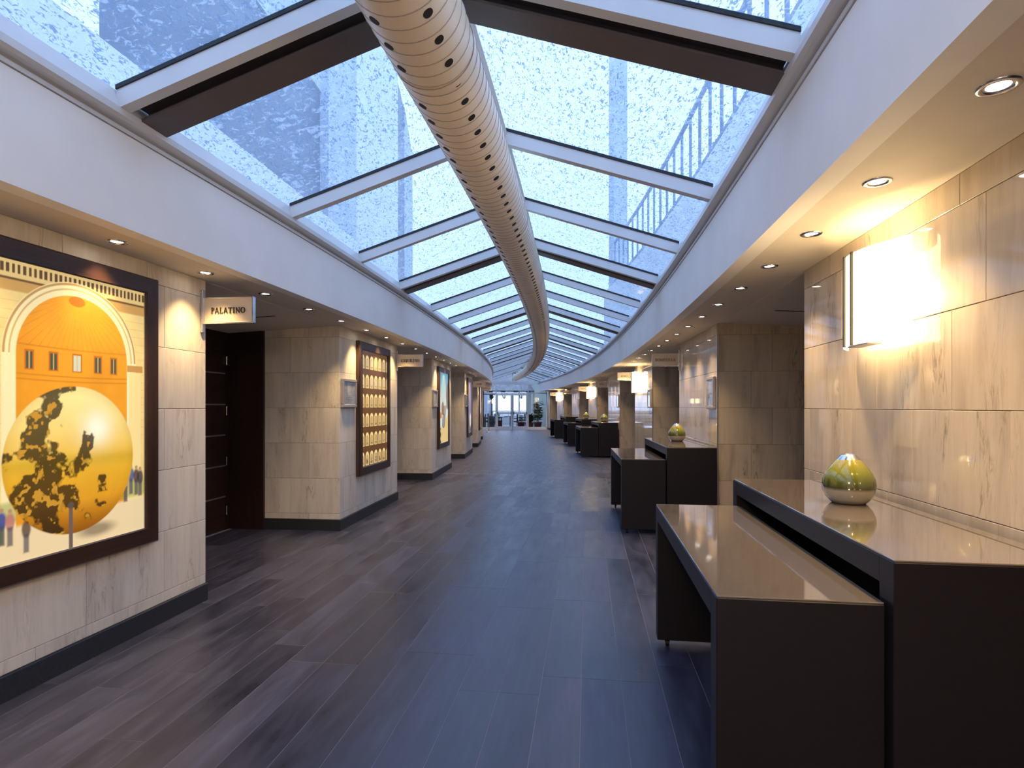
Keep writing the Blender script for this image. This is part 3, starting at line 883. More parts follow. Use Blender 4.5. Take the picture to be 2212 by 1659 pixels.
    bc=lay(bc,np.exp(-((dz+0.02)/0.10)**2)*0.35,srgb(170,150,50))
    bc=lay(bc,np.clip((-dz-0.55)*2.2,0,1)*0.8,srgb(120,66,14))
    bc=lay(bc,np.clip((rr-0.86)*4,0,1)*0.35,srgb(150,96,20))
    # weathered dark patches
    k=fbm(u*10+3,z*10,5,21)+0.10-0.34*np.abs(dx+0.55)-0.10*np.abs(dz-0.05)
    bc=lay(bc,np.clip((k-0.40)*16,0,1)*0.9,srgb(48,36,20))
    bc=lay(bc,np.clip((fbm(u*30,z*30,3,33)-0.60)*14,0,1)*np.clip((k-0.40)*16,0,1),srgb(206,150,50))
    c=c*(1-inside[...,None])+bc*inside[...,None]
    # barrier post
    c=lay(c,soft(np.maximum(np.abs(u+0.005)-0.012,np.abs(z-0.745)-0.12)),srgb(112,96,88))
    c=lay(c,soft(np.hypot(u+0.005,z-0.875)-0.018),srgb(96,82,76))
    return c
def ink_arcade(u,z):
    """rows of pale lit arches on a brown front"""
    c=np.ones(u.shape+(3,))*srgb(104,68,38)
    c=c*(0.85+0.3*fbm(u*12,z*12,4,2)[...,None])
    pu=0.163; pz=1.46/6
    iu=np.floor((u+0.50)/pu+0.12); fu=((u+0.50)/pu+0.12-iu-0.5)*pu
    iz=np.floor((z-0.64)/pz); fz=(z-0.64)-iz*pz
    hw=0.064; spring=0.125
    d=np.where(fz>spring,np.hypot(fu,fz-spring)-hw,np.maximum(np.abs(fu)-hw,0.018-fz))
    c=lay(c,soft(d,0.005),srgb(250,222,150))
    d2=np.where(fz>0.105,np.hypot(fu,fz-0.105)-0.042,np.maximum(np.abs(fu)-0.042,0.03-fz))
    tone=vnoise(iu*3.1,iz*2.7,4)
    inner=lay(np.ones(u.shape+(3,))*srgb(214,170,104),np.clip(tone*1.2-0.3,0,1)*(iz<4)*0.6,srgb(190,170,130))
    inner=lay(inner,(iz>3)*np.clip(tone,0,1)*0.7,srgb(236,232,204))
    inner=lay(inner,(np.abs(fz-0.05)<0.005)*0.8,srgb(120,96,64))
    inner=lay(inner,((fu*60%1)<0.25)*(fz<0.05)*(iz<4)*0.6,srgb(100,70,40))
    inner=lay(inner,(iz<1)*(vnoise(u*60,z*60,8)>0.6)*(fz<0.1)*0.8,srgb(96,54,40))
    c=c*(1-soft(d2,0.004)[...,None])+inner*soft(d2,0.004)[...,None]
    c=lay(c,soft(np.abs(d2)-0.003,0.004)*0.85,srgb(128,84,42))
    return c
def ink_blue_sky(u,z):
    f=np.clip((z-0.64)/1.46,0,1)[...,None]
    sky_=srgb(214,230,226)+(srgb(96,158,182)-srgb(214,230,226))*np.clip((f-0.45)/0.55,0,1)
    c=lay(sky_,soft(z-(1.02+0.35*(u+0.1)),0.02),srgb(236,206,140))
    drape=np.maximum(np.abs(u-0.05-(z-1.15)*0.45)-0.16,np.abs(z-1.2)-0.22)
    c=lay(c,soft(drape,0.03)*0.9,srgb(150,142,134)); c=lay(c,soft(np.abs(np.hypot(u-0.0,z-1.1)-0.14)-0.012,0.01),srgb(90,80,74))
    c=lay(c,soft(np.hypot(u+0.10,z-1.36)-0.14,0.01),srgb(150,110,84))
    c=lay(c,soft(np.maximum(np.hypot(u+0.10,z-1.52)-0.13,1.5-z),0.01)*0.7,srgb(190,196,190))
    c=lay(c,soft(np.maximum(np.abs(u+0.30)-0.1,np.abs(z-1.22)-0.06),0.03),srgb(214,136,58))
    c=lay(c,soft(np.maximum(np.hypot((u-0.44)/0.55,z-1.62)-0.28,0.1-u),0.02),srgb(128,122,118))
    c=lay(c,soft(np.maximum(np.abs(u+0.36-0.04*np.sin(z*40))-0.04,np.abs(z-0.8)-0.16),0.01),srgb(70,50,40))
    return c*(0.92+0.16*fbm(u*10,z*10,3,3)[...,None])
def ink_violet(u,z):
    c=np.ones(u.shape+(3,))*srgb(150,140,180)
    c=lay(c,soft(u+0.2+0.1*np.sin(z*6),0.1),srgb(196,186,170)); c=lay(c,soft(np.abs(u-0.1)-0.09,0.04),srgb(98,92,150))
    c=lay(c,soft(np.abs(u+0.28)-0.05,0.03)*(z>1.3),srgb(216,198,150))
    c=lay(c,soft(z-1.05,0.1)*np.clip(fbm(u*8,z*8,4,6)*2.2-0.6,0,1),srgb(50,56,50)); c=lay(c,soft(np.hypot(u-0.2,z-1.0)-0.2,0.1),srgb(230,226,220))
    return c*(0.8+0.4*fbm(u*9,z*9,4,7)[...,None])
def ink_white(u,z):
    c=np.ones(u.shape+(3,))*srgb(236,232,228)
    c=lay(c,soft(z-1.15,0.1),srgb(140,104,80)); c=lay(c,soft(np.abs(u)-0.1,0.1)*(z<1.7),srgb(190,176,160))
    return c*(0.85+0.3*fbm(u*9,z*9,4,11)[...,None])
def grid_print(name,w,z0,z1,nx,nz,fn,mat_,parent,x=0.0,zoff=0.0):
    us=np.linspace(-w/2,w/2,nx+1); zs=np.linspace(z0,z1,nz+1)
    U,Z=np.meshgrid(us,zs)
    C=np.clip(fn(U,Z),0,1.2)
    me=bpy.data.meshes.new(name)
    V=np.stack([np.full(U.size,x),U.ravel(),Z.ravel()-zoff],1)
    i=np.arange(nx)[None]+np.arange(nz)[:,None]*(nx+1); i=i.ravel()
    F=np.stack([i,i+1,i+nx+2,i+nx+1],1)
    me.vertices.add(len(V)); me.vertices.foreach_set('co',V.ravel())
    me.loops.add(F.size); me.loops.foreach_set('vertex_index',F.ravel())
    me.polygons.add(len(F)); me.polygons.foreach_set('loop_start',np.arange(len(F))*4); me.polygons.foreach_set('loop_total',np.full(len(F),4))
    me.update()
    at_=me.color_attributes.new('ink','FLOAT_COLOR','POINT')
    at_.data.foreach_set('color',np.concatenate([C.reshape(-1,3),np.ones((U.size,1))],1).ravel())
    me.materials.append(mat_)
    me.validate()
    return link(bpy.data.objects.new(name,me),parent)
M['lightbox']=print_mat('backlit picture print',POSTER_EMIT,0.3)
M['paper']=print_mat('printed paper under glass',0.0,0.15)
def picture(s0,fn,nx,nz,label):
    """framed backlit picture 1.2 m wide on the left wall"""
    c=s0+0.60; p,f=at(c,T_WL,0.0)
    d=thing('backlit_picture',label,'picture',p,f,'backlit pictures on the left pillars')
    z0,z1,w=0.548,2.200,1.20
    fw=0.092; t0,t1=0.002,0.052
    def rail(v0,v1,name,m_):
        # mitred rail with a bevelled inner edge, corners given outer->inner
        return None
    o=[(-w/2,z0),(w/2,z0),(w/2,z1),(-w/2,z1)]
    q=[(-w/2+fw,z0+fw),(w/2-fw,z0+fw),(w/2-fw,z1-fw),(-w/2+fw,z1-fw)]
    for i in range(4):
        a,b=o[i],o[(i+1)%4]; a2,b2=q[i],q[(i+1)%4]
        ch=0.010
        def inn(pt,k): 
            cx,cz=0,(z0+z1)/2
            return (pt[0]-math.copysign(k,pt[0]-cx),pt[1]-math.copysign(k,pt[1]-cz))
        A,B=inn(a,ch),inn(b,ch); A2,B2=inn(a2,-0.006),inn(b2,-0.006)
        V=[(t0,*a),(t0,*b),(t1-ch,*a),(t1-ch,*b),(t1,*A),(t1,*B),(t1,*A2),(t1,*B2),(t1-0.012,*a2),(t1-0.012,*b2),(t0,*a2),(t0,*b2)]
        MB().add(V,[(0,1,3,2),(2,3,5,4),(4,5,7,6),(6,7,9,8),(8,9,11,10),(10,11,1,0),(0,2,4,6,8,10),(1,3,5,7,9,11)]).obj('frame_rail',M['framewood'] if i%2==0 else M['framewood_v'],d)
        g=0.009
        A3,B3=inn(a2,g),inn(b2,g)
        V=[(t1-0.020,*a2),(t1-0.020,*b2),(t1-0.020,*A3),(t1-0.020,*B3),(t0+0.018,*A3),(t0+0.018,*B3)]
        MB().add(V,[(0,1,3,2),(2,3,5,4)]).obj('inner_bead',M['chrome_dull'],d)
    grid_print('print',w-2*fw-0.012,z0+fw+0.006,z1-fw-0.006,nx,nz,fn,M['lightbox'],d,x=0.026)
    return d
picture(2.15,ink_golden_ball,300,420,'large backlit picture of a golden ball before an orange niche')
picture(6.775,ink_arcade,200,300,'backlit picture of six rows of pale arches in a dark frame')
picture(LEFT_START+PITCH+0.50,ink_blue_sky,110,160,'backlit picture with blue sky and sandy ground, third pillar')
picture(LEFT_START+2*PITCH+0.50,ink_violet,60,90,'backlit violet and grey picture on the fourth left pillar')
picture(LEFT_START+3*PITCH+0.50,ink_white,40,60,'pale backlit picture on the fifth left pillar')
picture(LEFT_START+4*PITCH+0.50,ink_violet,40,60,'dark backlit picture on the sixth left pillar')

def ink_notice(u,z):
    """z 0..1, u -0.5..0.5: a grey photograph above lines of text"""
    c=np.ones(u.shape+(3,))*srgb(226,222,226)
    ph=soft(np.maximum(np.abs(u)-0.44,np.abs(z-0.68)-0.28),0.01)
    g=fbm(u*7+1,z*7,5,14)
    c=lay(c,ph,np.clip(0.42+0.75*g,0,1)[...,None]*srgb(244,236,240))
    c=lay(c,soft(np.hypot(u+0.02,z-0.72)-0.16,0.1)*0.5,srgb(250,248,250))
    for zz,w in((0.31,0.30),(0.24,0.34),(0.19,0.26),(0.12,0.18)):
        c=lay(c,soft(np.maximum(np.abs(u)-w,np.abs(z-zz)-0.012),0.01)*((u*30%1)>0.2)*0.75,srgb(120,110,116))
    return c
def notice(side,s0,label,w=0.42,z0=1.385,z1=1.722):
    sg=-1 if side=='left' else 1
    tw=T_WL if sg<0 else T_WR
    p,f=at(s0+w/2,tw,0)
    d=thing('framed_notice',label,'notice',p,f if sg<0 else f+math.pi,'framed notices by the doors')
    b=0.040
    for y0,y1,a,c in((-w/2,w/2,z0,z0+b),(-w/2,w/2,z1-b,z1)):
        MB().cbox(0.0,0.035,y0,y1,a,c,0.008).obj('frame_rail',M['frame_grey'],d)
    for y0,y1 in((-w/2,-w/2+b),(w/2-b,w/2)):
        MB().cbox(0.0,0.035,y0,y1,z0+b-0.004,z1-b+0.004,0.008).obj('frame_rail',M['frame_grey'],d)
    hh=z1-z0-2*b+0.012; ww=w-2*b+0.012
    zz0=z0+b-0.006
    grid_print('paper',ww,zz0,zz0+hh,70,60,lambda U,Z:ink_notice(U/ww,(Z-zz0)/hh),M['paper'],d,x=0.024)
    MB().box(0.027,0.0285,-ww/2,ww/2,zz0,zz0+hh).obj('glass_sheet',M['glass'],d)
    return d
notice('left',LEFT_START+0.03,'silver framed notice beside the arcade picture')
notice('left',LEFT_START+PITCH+0.03,'silver framed notice beside the blue sky picture')
notice('left',LEFT_START+2*PITCH+0.03,'silver framed notice on the fourth left pillar')
for k in range(0,6):
    notice('right',RIGHT_START+k*PITCH+0.05,'silver framed notice on the %s right pillar'%ordn(k+1),w=0.34,z0=1.37,z1=1.74)

# ------------------------------------------------------------------ wall sconces
blub=bpy.data.lights.new('bulb','POINT'); blub.energy=SCONCE_W; blub.color=WARM; blub.shadow_soft_size=0.06
def sconce(s,label):
    p,f=at(s,T_WR,0)
    d=thing('wall_sconce',label,'sconce',p,f,'glowing wall sconces')
    L=0.62; z0,z1=1.70,2.145
    def bow(y): return -(0.055+0.115*(1-(y/(L/2))**2))
    n=28; mb=MB(); V=[]
    for i in range(n+1):
        y=-L/2+L*i/n
        for dz,dx in((0,0),(1,0),(1,0.004),(0,0.004)):
            V.append((bow(y)+dx,y,z0+(z1-z0)*dz))
    F=[]
    for i in range(n):
        for j in range(4):
            a=i*4+j;b=i*4+(j+1)%4; F.append((a,b,b+4,a+4))
    F+= [(0,1,2,3),(n*4,n*4+1,n*4+2,n*4+3)]
    mb.add(V,F,0,True); shd=mb.obj('shade',M['shade'],d)
    for y in(-0.02,0.075):
        MB().box(bow(y)-0.010,bow(y)+0.001,y-0.006,y+0.006,z0-0.004,z1+0.004).obj('band',M['strap'],shd)
    MB().cbox(-0.020,0.0,-0.10,0.10,1.82,2.02,0.004).obj('backplate',M['chrome'],d)
    MB().cyl((-0.01,0.0,1.86),(-0.15,0.0,1.86),0.008,seg=10).obj('arm',M['chrome'],d)
    MB().box(-0.165,-0.10,-0.16,0.05,z0-0.010,z0-0.004).obj('lower_clip',M['chrome_dull'],d)
    l=bpy.data.objects.new('bulb',blub); l.location=(-0.09,0,1.93); link(l,d)
    return d
for k,lab in((-2,'added sconce for warm fill on the right pillar behind the viewpoint'),(-1,'big glowing curved sconce on the nearest right pillar'),(1,'glowing sconce on the third right pillar by the amber sign'),(3,'glowing sconce on the fifth right pillar'),(5,'farthest glowing sconce near the end doors')):  # the unseen one behind the viewpoint is added for warm fill
    sconce(RIGHT_START+k*PITCH+(1.09 if k<0 else 1.55),lab)

# ------------------------------------------------------------------ unseen pendant added to supply warm light from behind the viewpoint
p,f=at(-0.75,0.55,0)
d=thing('fill_pendant','added drum pendant giving warm fill light from behind the viewpoint','lamp',p,f)
MB().lathe([(0.30,2.05),(0.32,2.35),(0.316,2.35),(0.296,2.05)],32).obj('shade',M['shade'],d)
MB().cyl((0,0,2.30),(0,0,2.87),0.012,seg=10).obj('stem',M['chrome'],d)
MB().cyl((0,0,2.12),(0,0,2.32),0.05,seg=12).obj('lamp_holder',M['chrome'],d)
pl_=bpy.data.lights.new('bulb','POINT'); pl_.energy=FILL_W; pl_.color=WARM; pl_.shadow_soft_size=0.10
l=bpy.data.objects.new('bulb',pl_); l.location=(0,0,2.02); link(l,d)

# ------------------------------------------------------------------ buffet tables and vases
def table(s0,s1,t0,t1,top,label):
    c=(s0+s1)/2; tm=(t0+t1)/2
    p,f=at(c,tm,0.0)
    d=thing('buffet_table',label,'table',p,f,'dark buffet tables along the right wall')
    hx=(t1-t0)/2; hy=(s1-s0)/2*(R0+tm)/R0
    th=0.088; cl=0.045
    tp=MB().cbox(-hx,hx,-hy+th-0.004,hy-th+0.004,top-th,top-0.0062,0.003).obj('top',M['tablewood'],d)
    for y0,y1 in((-hy,-hy+th),(hy-th,hy)):
        MB().cbox(-hx,hx,y0,y1,cl,top-0.006,0.003).obj('end_panel',M['tablewood'],d)
    if top>0.9: MB().box(hx-0.03,hx-0.012,-hy+th-0.01,hy-th+0.01,0.20,top-th+0.01).obj('gap_blackout',M['tablewood'],d)  # added dark sheet that blacks out the gap under the high top
    MB().cbox(-hx+0.002,hx-0.002,-hy+0.002,hy-0.002,top-0.006,top,0.0015).obj('glass_top',M['tableglass'],tp)
    for x in(-hx+0.06,hx-0.06):
        for y in(-hy+th/2,hy-th/2):
            k=MB().cyl((x-0.010,y,0.018),(x+0.010,y,0.018),0.018,seg=14)
            k.box(x-0.013,x+0.013,y-0.010,y+0.012,0.022,cl)
            k.obj('caster',M['rubber'],d)
    return d
def vase(s,t,z,label,sc=1.29):
    p,f=at(s,t,z)
    d=thing('ceramic_vase',label,'vase',p,f,'green glazed vases')
    prof=[(0.0001,0.0),(0.052,0.0),(0.058,0.004),(0.074,0.022),(0.084,0.045),(0.0865,0.066),(0.0830,0.088),(0.0735,0.110),(0.0585,0.132),(0.0455,0.148),(0.0385,0.1555)]
    bd=MB().lathe([(r*sc,h*sc) for r,h in prof],40).obj('body',M['vase'],d)
    MB().lathe([(r*sc,h*sc) for r,h in((0.0386,0.1553),(0.033,0.162),(0.025,0.1715),(0.021,0.1745),(0.0175,0.174),(0.0165,0.150))],36).obj('silver_collar',M['chrome'],bd)
    return d
def vase_mat():
    m,nt,out=mat('banded olive glaze')
    tc=N(nt,'ShaderNodeTexCoord'); sp=N(nt,'ShaderNodeSeparateXYZ',ins={0:tc.outputs['Object']})
    nz=N(nt,'ShaderNodeTexNoise',ins={'Vector':tc.outputs['Object'],'Scale':25.0,'Detail':3.0})
    z=N(nt,'ShaderNodeMath',operation='MULTIPLY_ADD',ins={0:nz.outputs[0],1:0.006,2:sp.outputs[2]})
    z2=N(nt,'ShaderNodeMath',operation='DIVIDE',ins={0:z.outputs[0],1:0.2258})
    c=ramp(nt,z2.outputs[0],[(0.0,(0.14,0.12,0.09)),(0.10,(0.30,0.265,0.21)),(0.29,(0.31,0.275,0.20)),(0.345,(0.060,0.058,0.018)),(0.46,(0.085,0.10,0.012)),(0.66,(0.19,0.20,0.018)),(0.90,(0.30,0.26,0.03))])
    b=N(nt,'ShaderNodeBsdfPrincipled',ins={'Base Color':c,'Roughness':0.12,'Coat Weight':0.8,'Coat Roughness':0.03})
    nt.links.new(b.outputs[0],out.inputs[0]); return m
M['vase']=vase_mat()
HI,LO=0.955,0.820
sets=[(-1,1.84,'nearest set, bottom right corner'),(0,6.45,'second set, below the second pillar'),(2,15.85,'third set along the right'),(3,20.25,'fourth set along the right'),(4,25.2,'farthest set near the end doors')]
for k,s,w in sets:
    table(s,s+1.89,1.592,2.118,HI,'higher dark glass-topped buffet table by the wall, '+w)
    table(s+0.03,s+1.70,1.105,1.585,LO,'lower dark glass-topped buffet table on casters, '+w)
vase(2.878,1.903,HI,'large olive green vase with silver collar on the nearest high table')
vase(7.60,1.905,HI,'olive green vase on the second high table')
vase(17.05,1.90,HI,'small olive green vase on the third high table')
vase(21.55,1.92,HI,'farthest olive green vase, on the fourth high table')

# ------------------------------------------------------------------ glazed end wall with double doors
ew=thing('window_2','white framed glazed screen closing the far end of the corridor','glazed screen',kind='structure')
def ebox(t0,t1,z0,z1,ds=0.06,parent=None,name='frame_bar',m_='whitepaint',o=0.0):
    return MB().abox(S_END+o,S_END+o+ds,t0,t1,z0,z1).obj(name,M[m_],parent or ew)
TE0,TE1=-2.06,2.10
ebox(TE0,TE1,2.72,2.90)                      # main beam
ebox(TE0,TE1,2.165,2.235,0.058)              # transom
ebox(TE0,-1.035,0.0,0.16); ebox(0.97,TE1,0.0,0.16)
for t in(TE0+0.03,-1.00,0.945,TE1-0.03): ebox(t-0.03,t+0.03,0.0,2.72,0.062)
for t in(-1.45,): ebox(t-0.02,t+0.02,2.235,2.72,0.055)
# gable above the beam
MB().add([P(S_END+0.02,t,z) for t,z in((-1.6,2.90),(1.6,2.90),(0,3.42))]+[P(S_END+0.028,t,z) for t,z in((-1.6,2.90),(1.6,2.90),(0,3.42))],[(0,1,2),(5,4,3),(0,3,4,1),(1,4,5,2),(2,5,3,0)]).obj('gable_pane',M['glass'],ew)
for t0,z0,t1,z1 in((-1.62,2.91,0,3.45),(1.62,2.91,0,3.45)):
    a,b=P(S_END+0.02,t0,z0),P(S_END+0.02,t1,z1); MB().cyl(a,b,0.03,seg=6,smooth=False).obj('gable_rafter',M['whitepaint'],ew)
ebox(-0.03,0.03,2.9,3.40,0.05)
for t0,t1,z0,z1 in((TE0+0.06,-1.03,0.16,2.165),(0.975,TE1-0.06,0.16,2.165),(TE0+0.06,-1.47,2.235,2.72),(-1.43,-1.03,2.235,2.72),(-0.97,0.915,2.235,2.72),(0.975,TE1-0.06,2.235,2.72)):
    ebox(t0,t1,z0,z1,0.008,name='pane',m_='glass',o=0.026)
for q,(t0,t1,nm) in enumerate(((-0.965,-0.03,'left'),(-0.015,0.912,'right'))):
    d=thing('door_%d'%(nd+q),'white framed glass end door with a push bar, %s leaf'%nm,'door',kind='structure')
    for a,b,z0,z1 in((t0,t0+0.085,0.01,2.155),(t1-0.085,t1,0.01,2.155),(t0+0.08,t1-0.08,2.06,2.155),(t0+0.08,t1-0.08,0.01,0.20)):
        MB().abox(S_END+0.005,S_END+0.05,a,b,z0,z1).obj('stile' if z1-z0>1 else 'door_rail',M['whitepaint'],d)
    MB().abox(S_END+0.022,S_END+0.030,t0+0.08,t1-0.08,0.2,2.06).obj('pane',M['glass'],d)
    pb=MB().abox(S_END-0.07,S_END-0.01,t0+0.09,t1-0.09,0.94,1.06).obj('push_bar',M['whitepaint'],d)
    for e in(t0+0.06,t1-0.09): MB().abox(S_END-0.08,S_END+0.006,e,e+0.035,0.92,1.08).obj('bar_bracket',M['gasket'],pb)
MB().abox(S_END-0.002,S_END+0.052,-0.029,-0.016,0.01,2.155).obj('meeting_gasket',M['gasket'],ew)
# floor stand sign by the last left pillar
p,f=at(31.6,-1.62,0)
d=thing('post_stand','slim chrome post on a round base by the left end','stand',p,f)
MB().lathe([(0.0001,0.0),(0.17,0.0),(0.17,0.012),(0.03,0.03),(0.0001,0.03)],24).obj('base',M['chrome'],d)
MB().cyl((0,0,0.02),(0,0,0.95),0.02,seg=12).obj('post',M['chrome'],d)

# ------------------------------------------------------------------ veranda beyond the doors
M['paving']=plain('grey terrace paving',(0.20,0.21,0.24),0.45,noise=0.15)
M['offwhite']=plain('white rendered wall',(0.80,0.81,0.82),0.7)
M['greywall']=plain('pale green rendered wall',(0.46,0.52,0.46),0.7)
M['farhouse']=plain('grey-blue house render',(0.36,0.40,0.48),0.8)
M['slateroof']=plain('grey slate canopy',(0.16,0.165,0.18),0.6,noise=0.5,nscale=6)
M['black']=plain('black painted metal',(0.012,0.012,0.015),0.4)
M['leaf']=plain('dark green leaf',(0.022,0.060,0.020),0.35,noise=0.4,nscale=4)
M['leaf2']=plain('mid green leaf',(0.05,0.10,0.035),0.4,noise=0.4,nscale=4)
M['redpot']=plain('dark red planter',(0.16,0.018,0.016),0.4)
M['soil']=plain('potting soil',(0.02,0.014,0.01),0.9)
M['bark']=plain('brown stem',(0.06,0.042,0.03),0.8)
M['wicker']=plain('dark wicker',(0.020,0.017,0.016),0.5,noise=0.3,nscale=50)
M['lampglow']=emitter('warm lamp shade',(1.0,0.74,0.38),2.6)
ground=tag(MB().add([(-70,-30,-0.08),(70,-30,-0.08),(70,110,-0.08),(-70,110,-0.08)],[(0,1,2,3)]).obj('ground',M['paving']),'grey paved ground around the building','ground',kind='structure')
tag(MB().sweep([(-6,-0.06),(6,-0.06),(6,-0.004),(-6,-0.004)],S_END+0.2,S_END+13,2).obj('terrace',M['paving']),'grey paved terrace beyond the end doors','terrace',kind='structure')
tag(MB().abox(S_END+0.3,S_END+9,2.45,2.65,0,3.4).obj('garden_wall',M['greywall']),'pale green wall beside the potted plants','wall',kind='structure')
# canopy: grey sloping roof on pale posts
cn=thing('terrace_canopy','grey sloping canopy roof over the terrace beyond the doors','canopy',kind='structure')
q=[P(S_END+6.0,-1.0,2.42),P(S_END+6.0,4.5,2.42),P(S_END+11,4.5,4.1),P(S_END+11,-1.0,4.1)]
MB().hexa([tuple(a) for a in q]+[(a.x,a.y,a.z+0.1) for a in q]).obj('roof_slab',M['slateroof'],cn)
for s_,t_,h_ in((6.05,-0.95,2.44),(6.05,2.2,2.44),(10.8,-0.95,4.0),(10.8,2.2,4.0)):
    MB().abox(S_END+s_,S_END+s_+0.1,t_,t_+0.1,0,h_).obj('post',M['whitepaint'],cn)
for i in range(6):
    MB().abox(S_END+5.96,S_END+6.02,-0.9+i*0.9,-0.6+i*0.9,2.40,2.52).obj('gutter_length',M['gasket'],cn)
bw=thing('terrace_balustrade','white terrace balustrade at the back of the veranda','balustrade')
MB().abox(S_END+11.5,S_END+11.7,-6,6,0,0.55).obj('plinth',M['offwhite'],bw)
MB().abox(S_END+11.55,S_END+11.65,-6,6,0.98,1.06).obj('handrail',M['whitepaint'],bw)
for i in range(25):
    MB().abox(S_END+11.58,S_END+11.62,-6+i*0.5,-5.96+i*0.5,0.55,0.98).obj('baluster',M['whitepaint'],bw)
tag(MB().abox(S_END+20,S_END+20.4,-9,2.0,0,5.5).obj('far_house_wall',M['farhouse']),'white house wall far beyond the terrace','house',kind='structure')
def heater(s,t,label):
    p,f=at(s,t,0); d=thing('patio_heater',label,'patio heater',p,f,'black patio heaters')
    MB().lathe([(0.0001,0),(0.23,0),(0.23,0.05),(0.20,0.10),(0.20,0.72),(0.14,0.80),(0.05,0.84),(0.0001,0.84)],24).obj('gas_housing',M['black'],d)
    MB().cyl((0,0,0.8),(0,0,1.95),0.03,seg=12).obj('pole',M['black'],d)
    MB().lathe([(0.03,1.83),(0.12,1.98),(0.12,2.14),(0.05,2.16)],18).obj('burner',M['black'],d)
    MB().lathe([(0.0001,2.30),(0.10,2.28),(0.42,2.17),(0.43,2.15),(0.10,2.22),(0.0001,2.23)],28).obj('reflector_dish',M['black'],d)
heater(S_END+1.6,-1.72,'black patio heater seen through the left side glass')
heater(S_END+3.0,-1.02,'black patio heater behind the left door post')
def plant(s,t,h,pot,label,nl,seed,lm='leaf',pr=0.27,big=0.13):
    p,f=at(s,t,0); d=thing('potted_plant',label,'plant',p,f,'potted plants on the terrace')
    R=random.Random(seed)
    MB().lathe([(0.0001,0),(pr*0.72,0),(pr*0.95,pot-0.05),(pr*1.02,pot-0.05),(pr*1.02,pot),(pr*0.9,pot),(pr*0.88,pot-0.06),(0.0001,pot-0.06)],24).obj('pot',M['redpot'],d)
    MB().lathe([(0.0001,pot-0.05),(pr*0.88,pot-0.055)],18).obj('soil',M['soil'],d)
    st=MB(); tips=[]
    for i in range(5):
        a=R.uniform(0,6.28); r=R.uniform(0.03,0.16); hh=h*R.uniform(0.75,1.0)
        p0=Vector((0.05*math.cos(a),0.05*math.sin(a),pot-0.06)); p1=Vector((r*math.cos(a),r*math.sin(a),hh))
        st.cyl(p0,p1,0.012,0.006,seg=6); tips.append((p0,p1))
    st.obj('stems',M['bark'],d)
    lf=MB()
    for i in range(nl):
        p0,p1=R.choice(tips); k=R.uniform(0.15,1.0); c=p0.lerp(p1,k)
        a=R.uniform(0,6.28); L=big*R.uniform(0.7,1.3); W=L*0.40; up=R.uniform(-0.25,0.7)
        dr=Vector((math.cos(a),math.sin(a),up)).normalized(); sd=dr.cross(Vector((0,0,1))).normalized()
        nr=sd.cross(dr)
        b0=c+dr*0.05; 
        V=[b0,b0+dr*L*0.45+sd*W-nr*0.015,b0+dr*L-nr*0.03,b0+dr*L*0.45-sd*W-nr*0.015,b0+dr*L*0.45+nr*0.008]
        lf.add(V,[(0,1,4),(1,2,4),(2,3,4),(3,0,4)])
    tag(lf.obj('leaves',M[lm],d),kind='stuff')
plant(S_END+0.75,1.14,0.95,0.42,'bushy dark plant in a red pot beside the right door',380,1,big=0.20)
plant(S_END+1.6,1.80,1.75,0.42,'tall dark rubber plant in a red pot by the green wall',240,2,big=0.27)
plant(S_END+5.4,-0.75,1.25,0.40,'light leafy shrub behind the left door',120,3,'leaf2',big=0.10)
plant(S_END+6.6,-0.1,1.10,0.40,'low leafy shrub beyond the door meeting line',90,4,'leaf2',big=0.10)
plant(S_END+3.0,0.95,0.85,0.38,'small dark shrub behind the right door',120,5,'leaf',big=0.12)
def chair(s,t,rz,label):
    p,f=at(s,t,0); d=thing('terrace_chair',label,'chair',p,f+rz,'dark terrace chairs')
    MB().cbox(-0.24,0.24,-0.24,0.24,0.40,0.46,0.01).obj('seat',M['wicker'],d)
    MB().cbox(-0.24,0.24,0.20,0.25,0.46,0.92,0.01).obj('backrest',M['wicker'],d)
    for x in(-0.21,0.21):
        for y in(-0.21,0.22): MB().cyl((x,y,0),(x,y,0.41),0.018,seg=8).obj('leg',M['wicker'],d)
        MB().cbox(x-0.03,x+0.03,-0.22,0.22,0.62,0.66,0.006).obj('armrest',M['wicker'],d)
def cafe(s,t,label):
    p,f=at(s,t,0); d=thing('cafe_table',label,'table',p,f,'dark terrace tables')
    MB().lathe([(0.0001,0.72),(0.42,0.72),(0.42,0.75),(0.0001,0.75)],28).obj('table_top',M['black'],d)
    MB().cyl((0,0,0.02),(0,0,0.73),0.03,seg=10).obj('pedestal',M['black'],d)
    MB().lathe([(0.0001,0),(0.26,0),(0.26,0.015),(0.03,0.04)],24).obj('foot',M['black'],d)
chn=0
for s_,t_,w in((4.6,-2.1,'by the left patio heater'),(2.2,-0.45,'behind the left door'),(4.7,0.45,'behind the right door')):
    cafe(S_END+s_,t_,'round black terrace table '+w)
    for da,rz,sd in((-0.80,math.pi/2,'left'),(0.80,-math.pi/2,'right')):
        chair(S_END+s_,t_+da,rz,'dark wicker terrace armchair %s, on its %s side'%(w,sd))
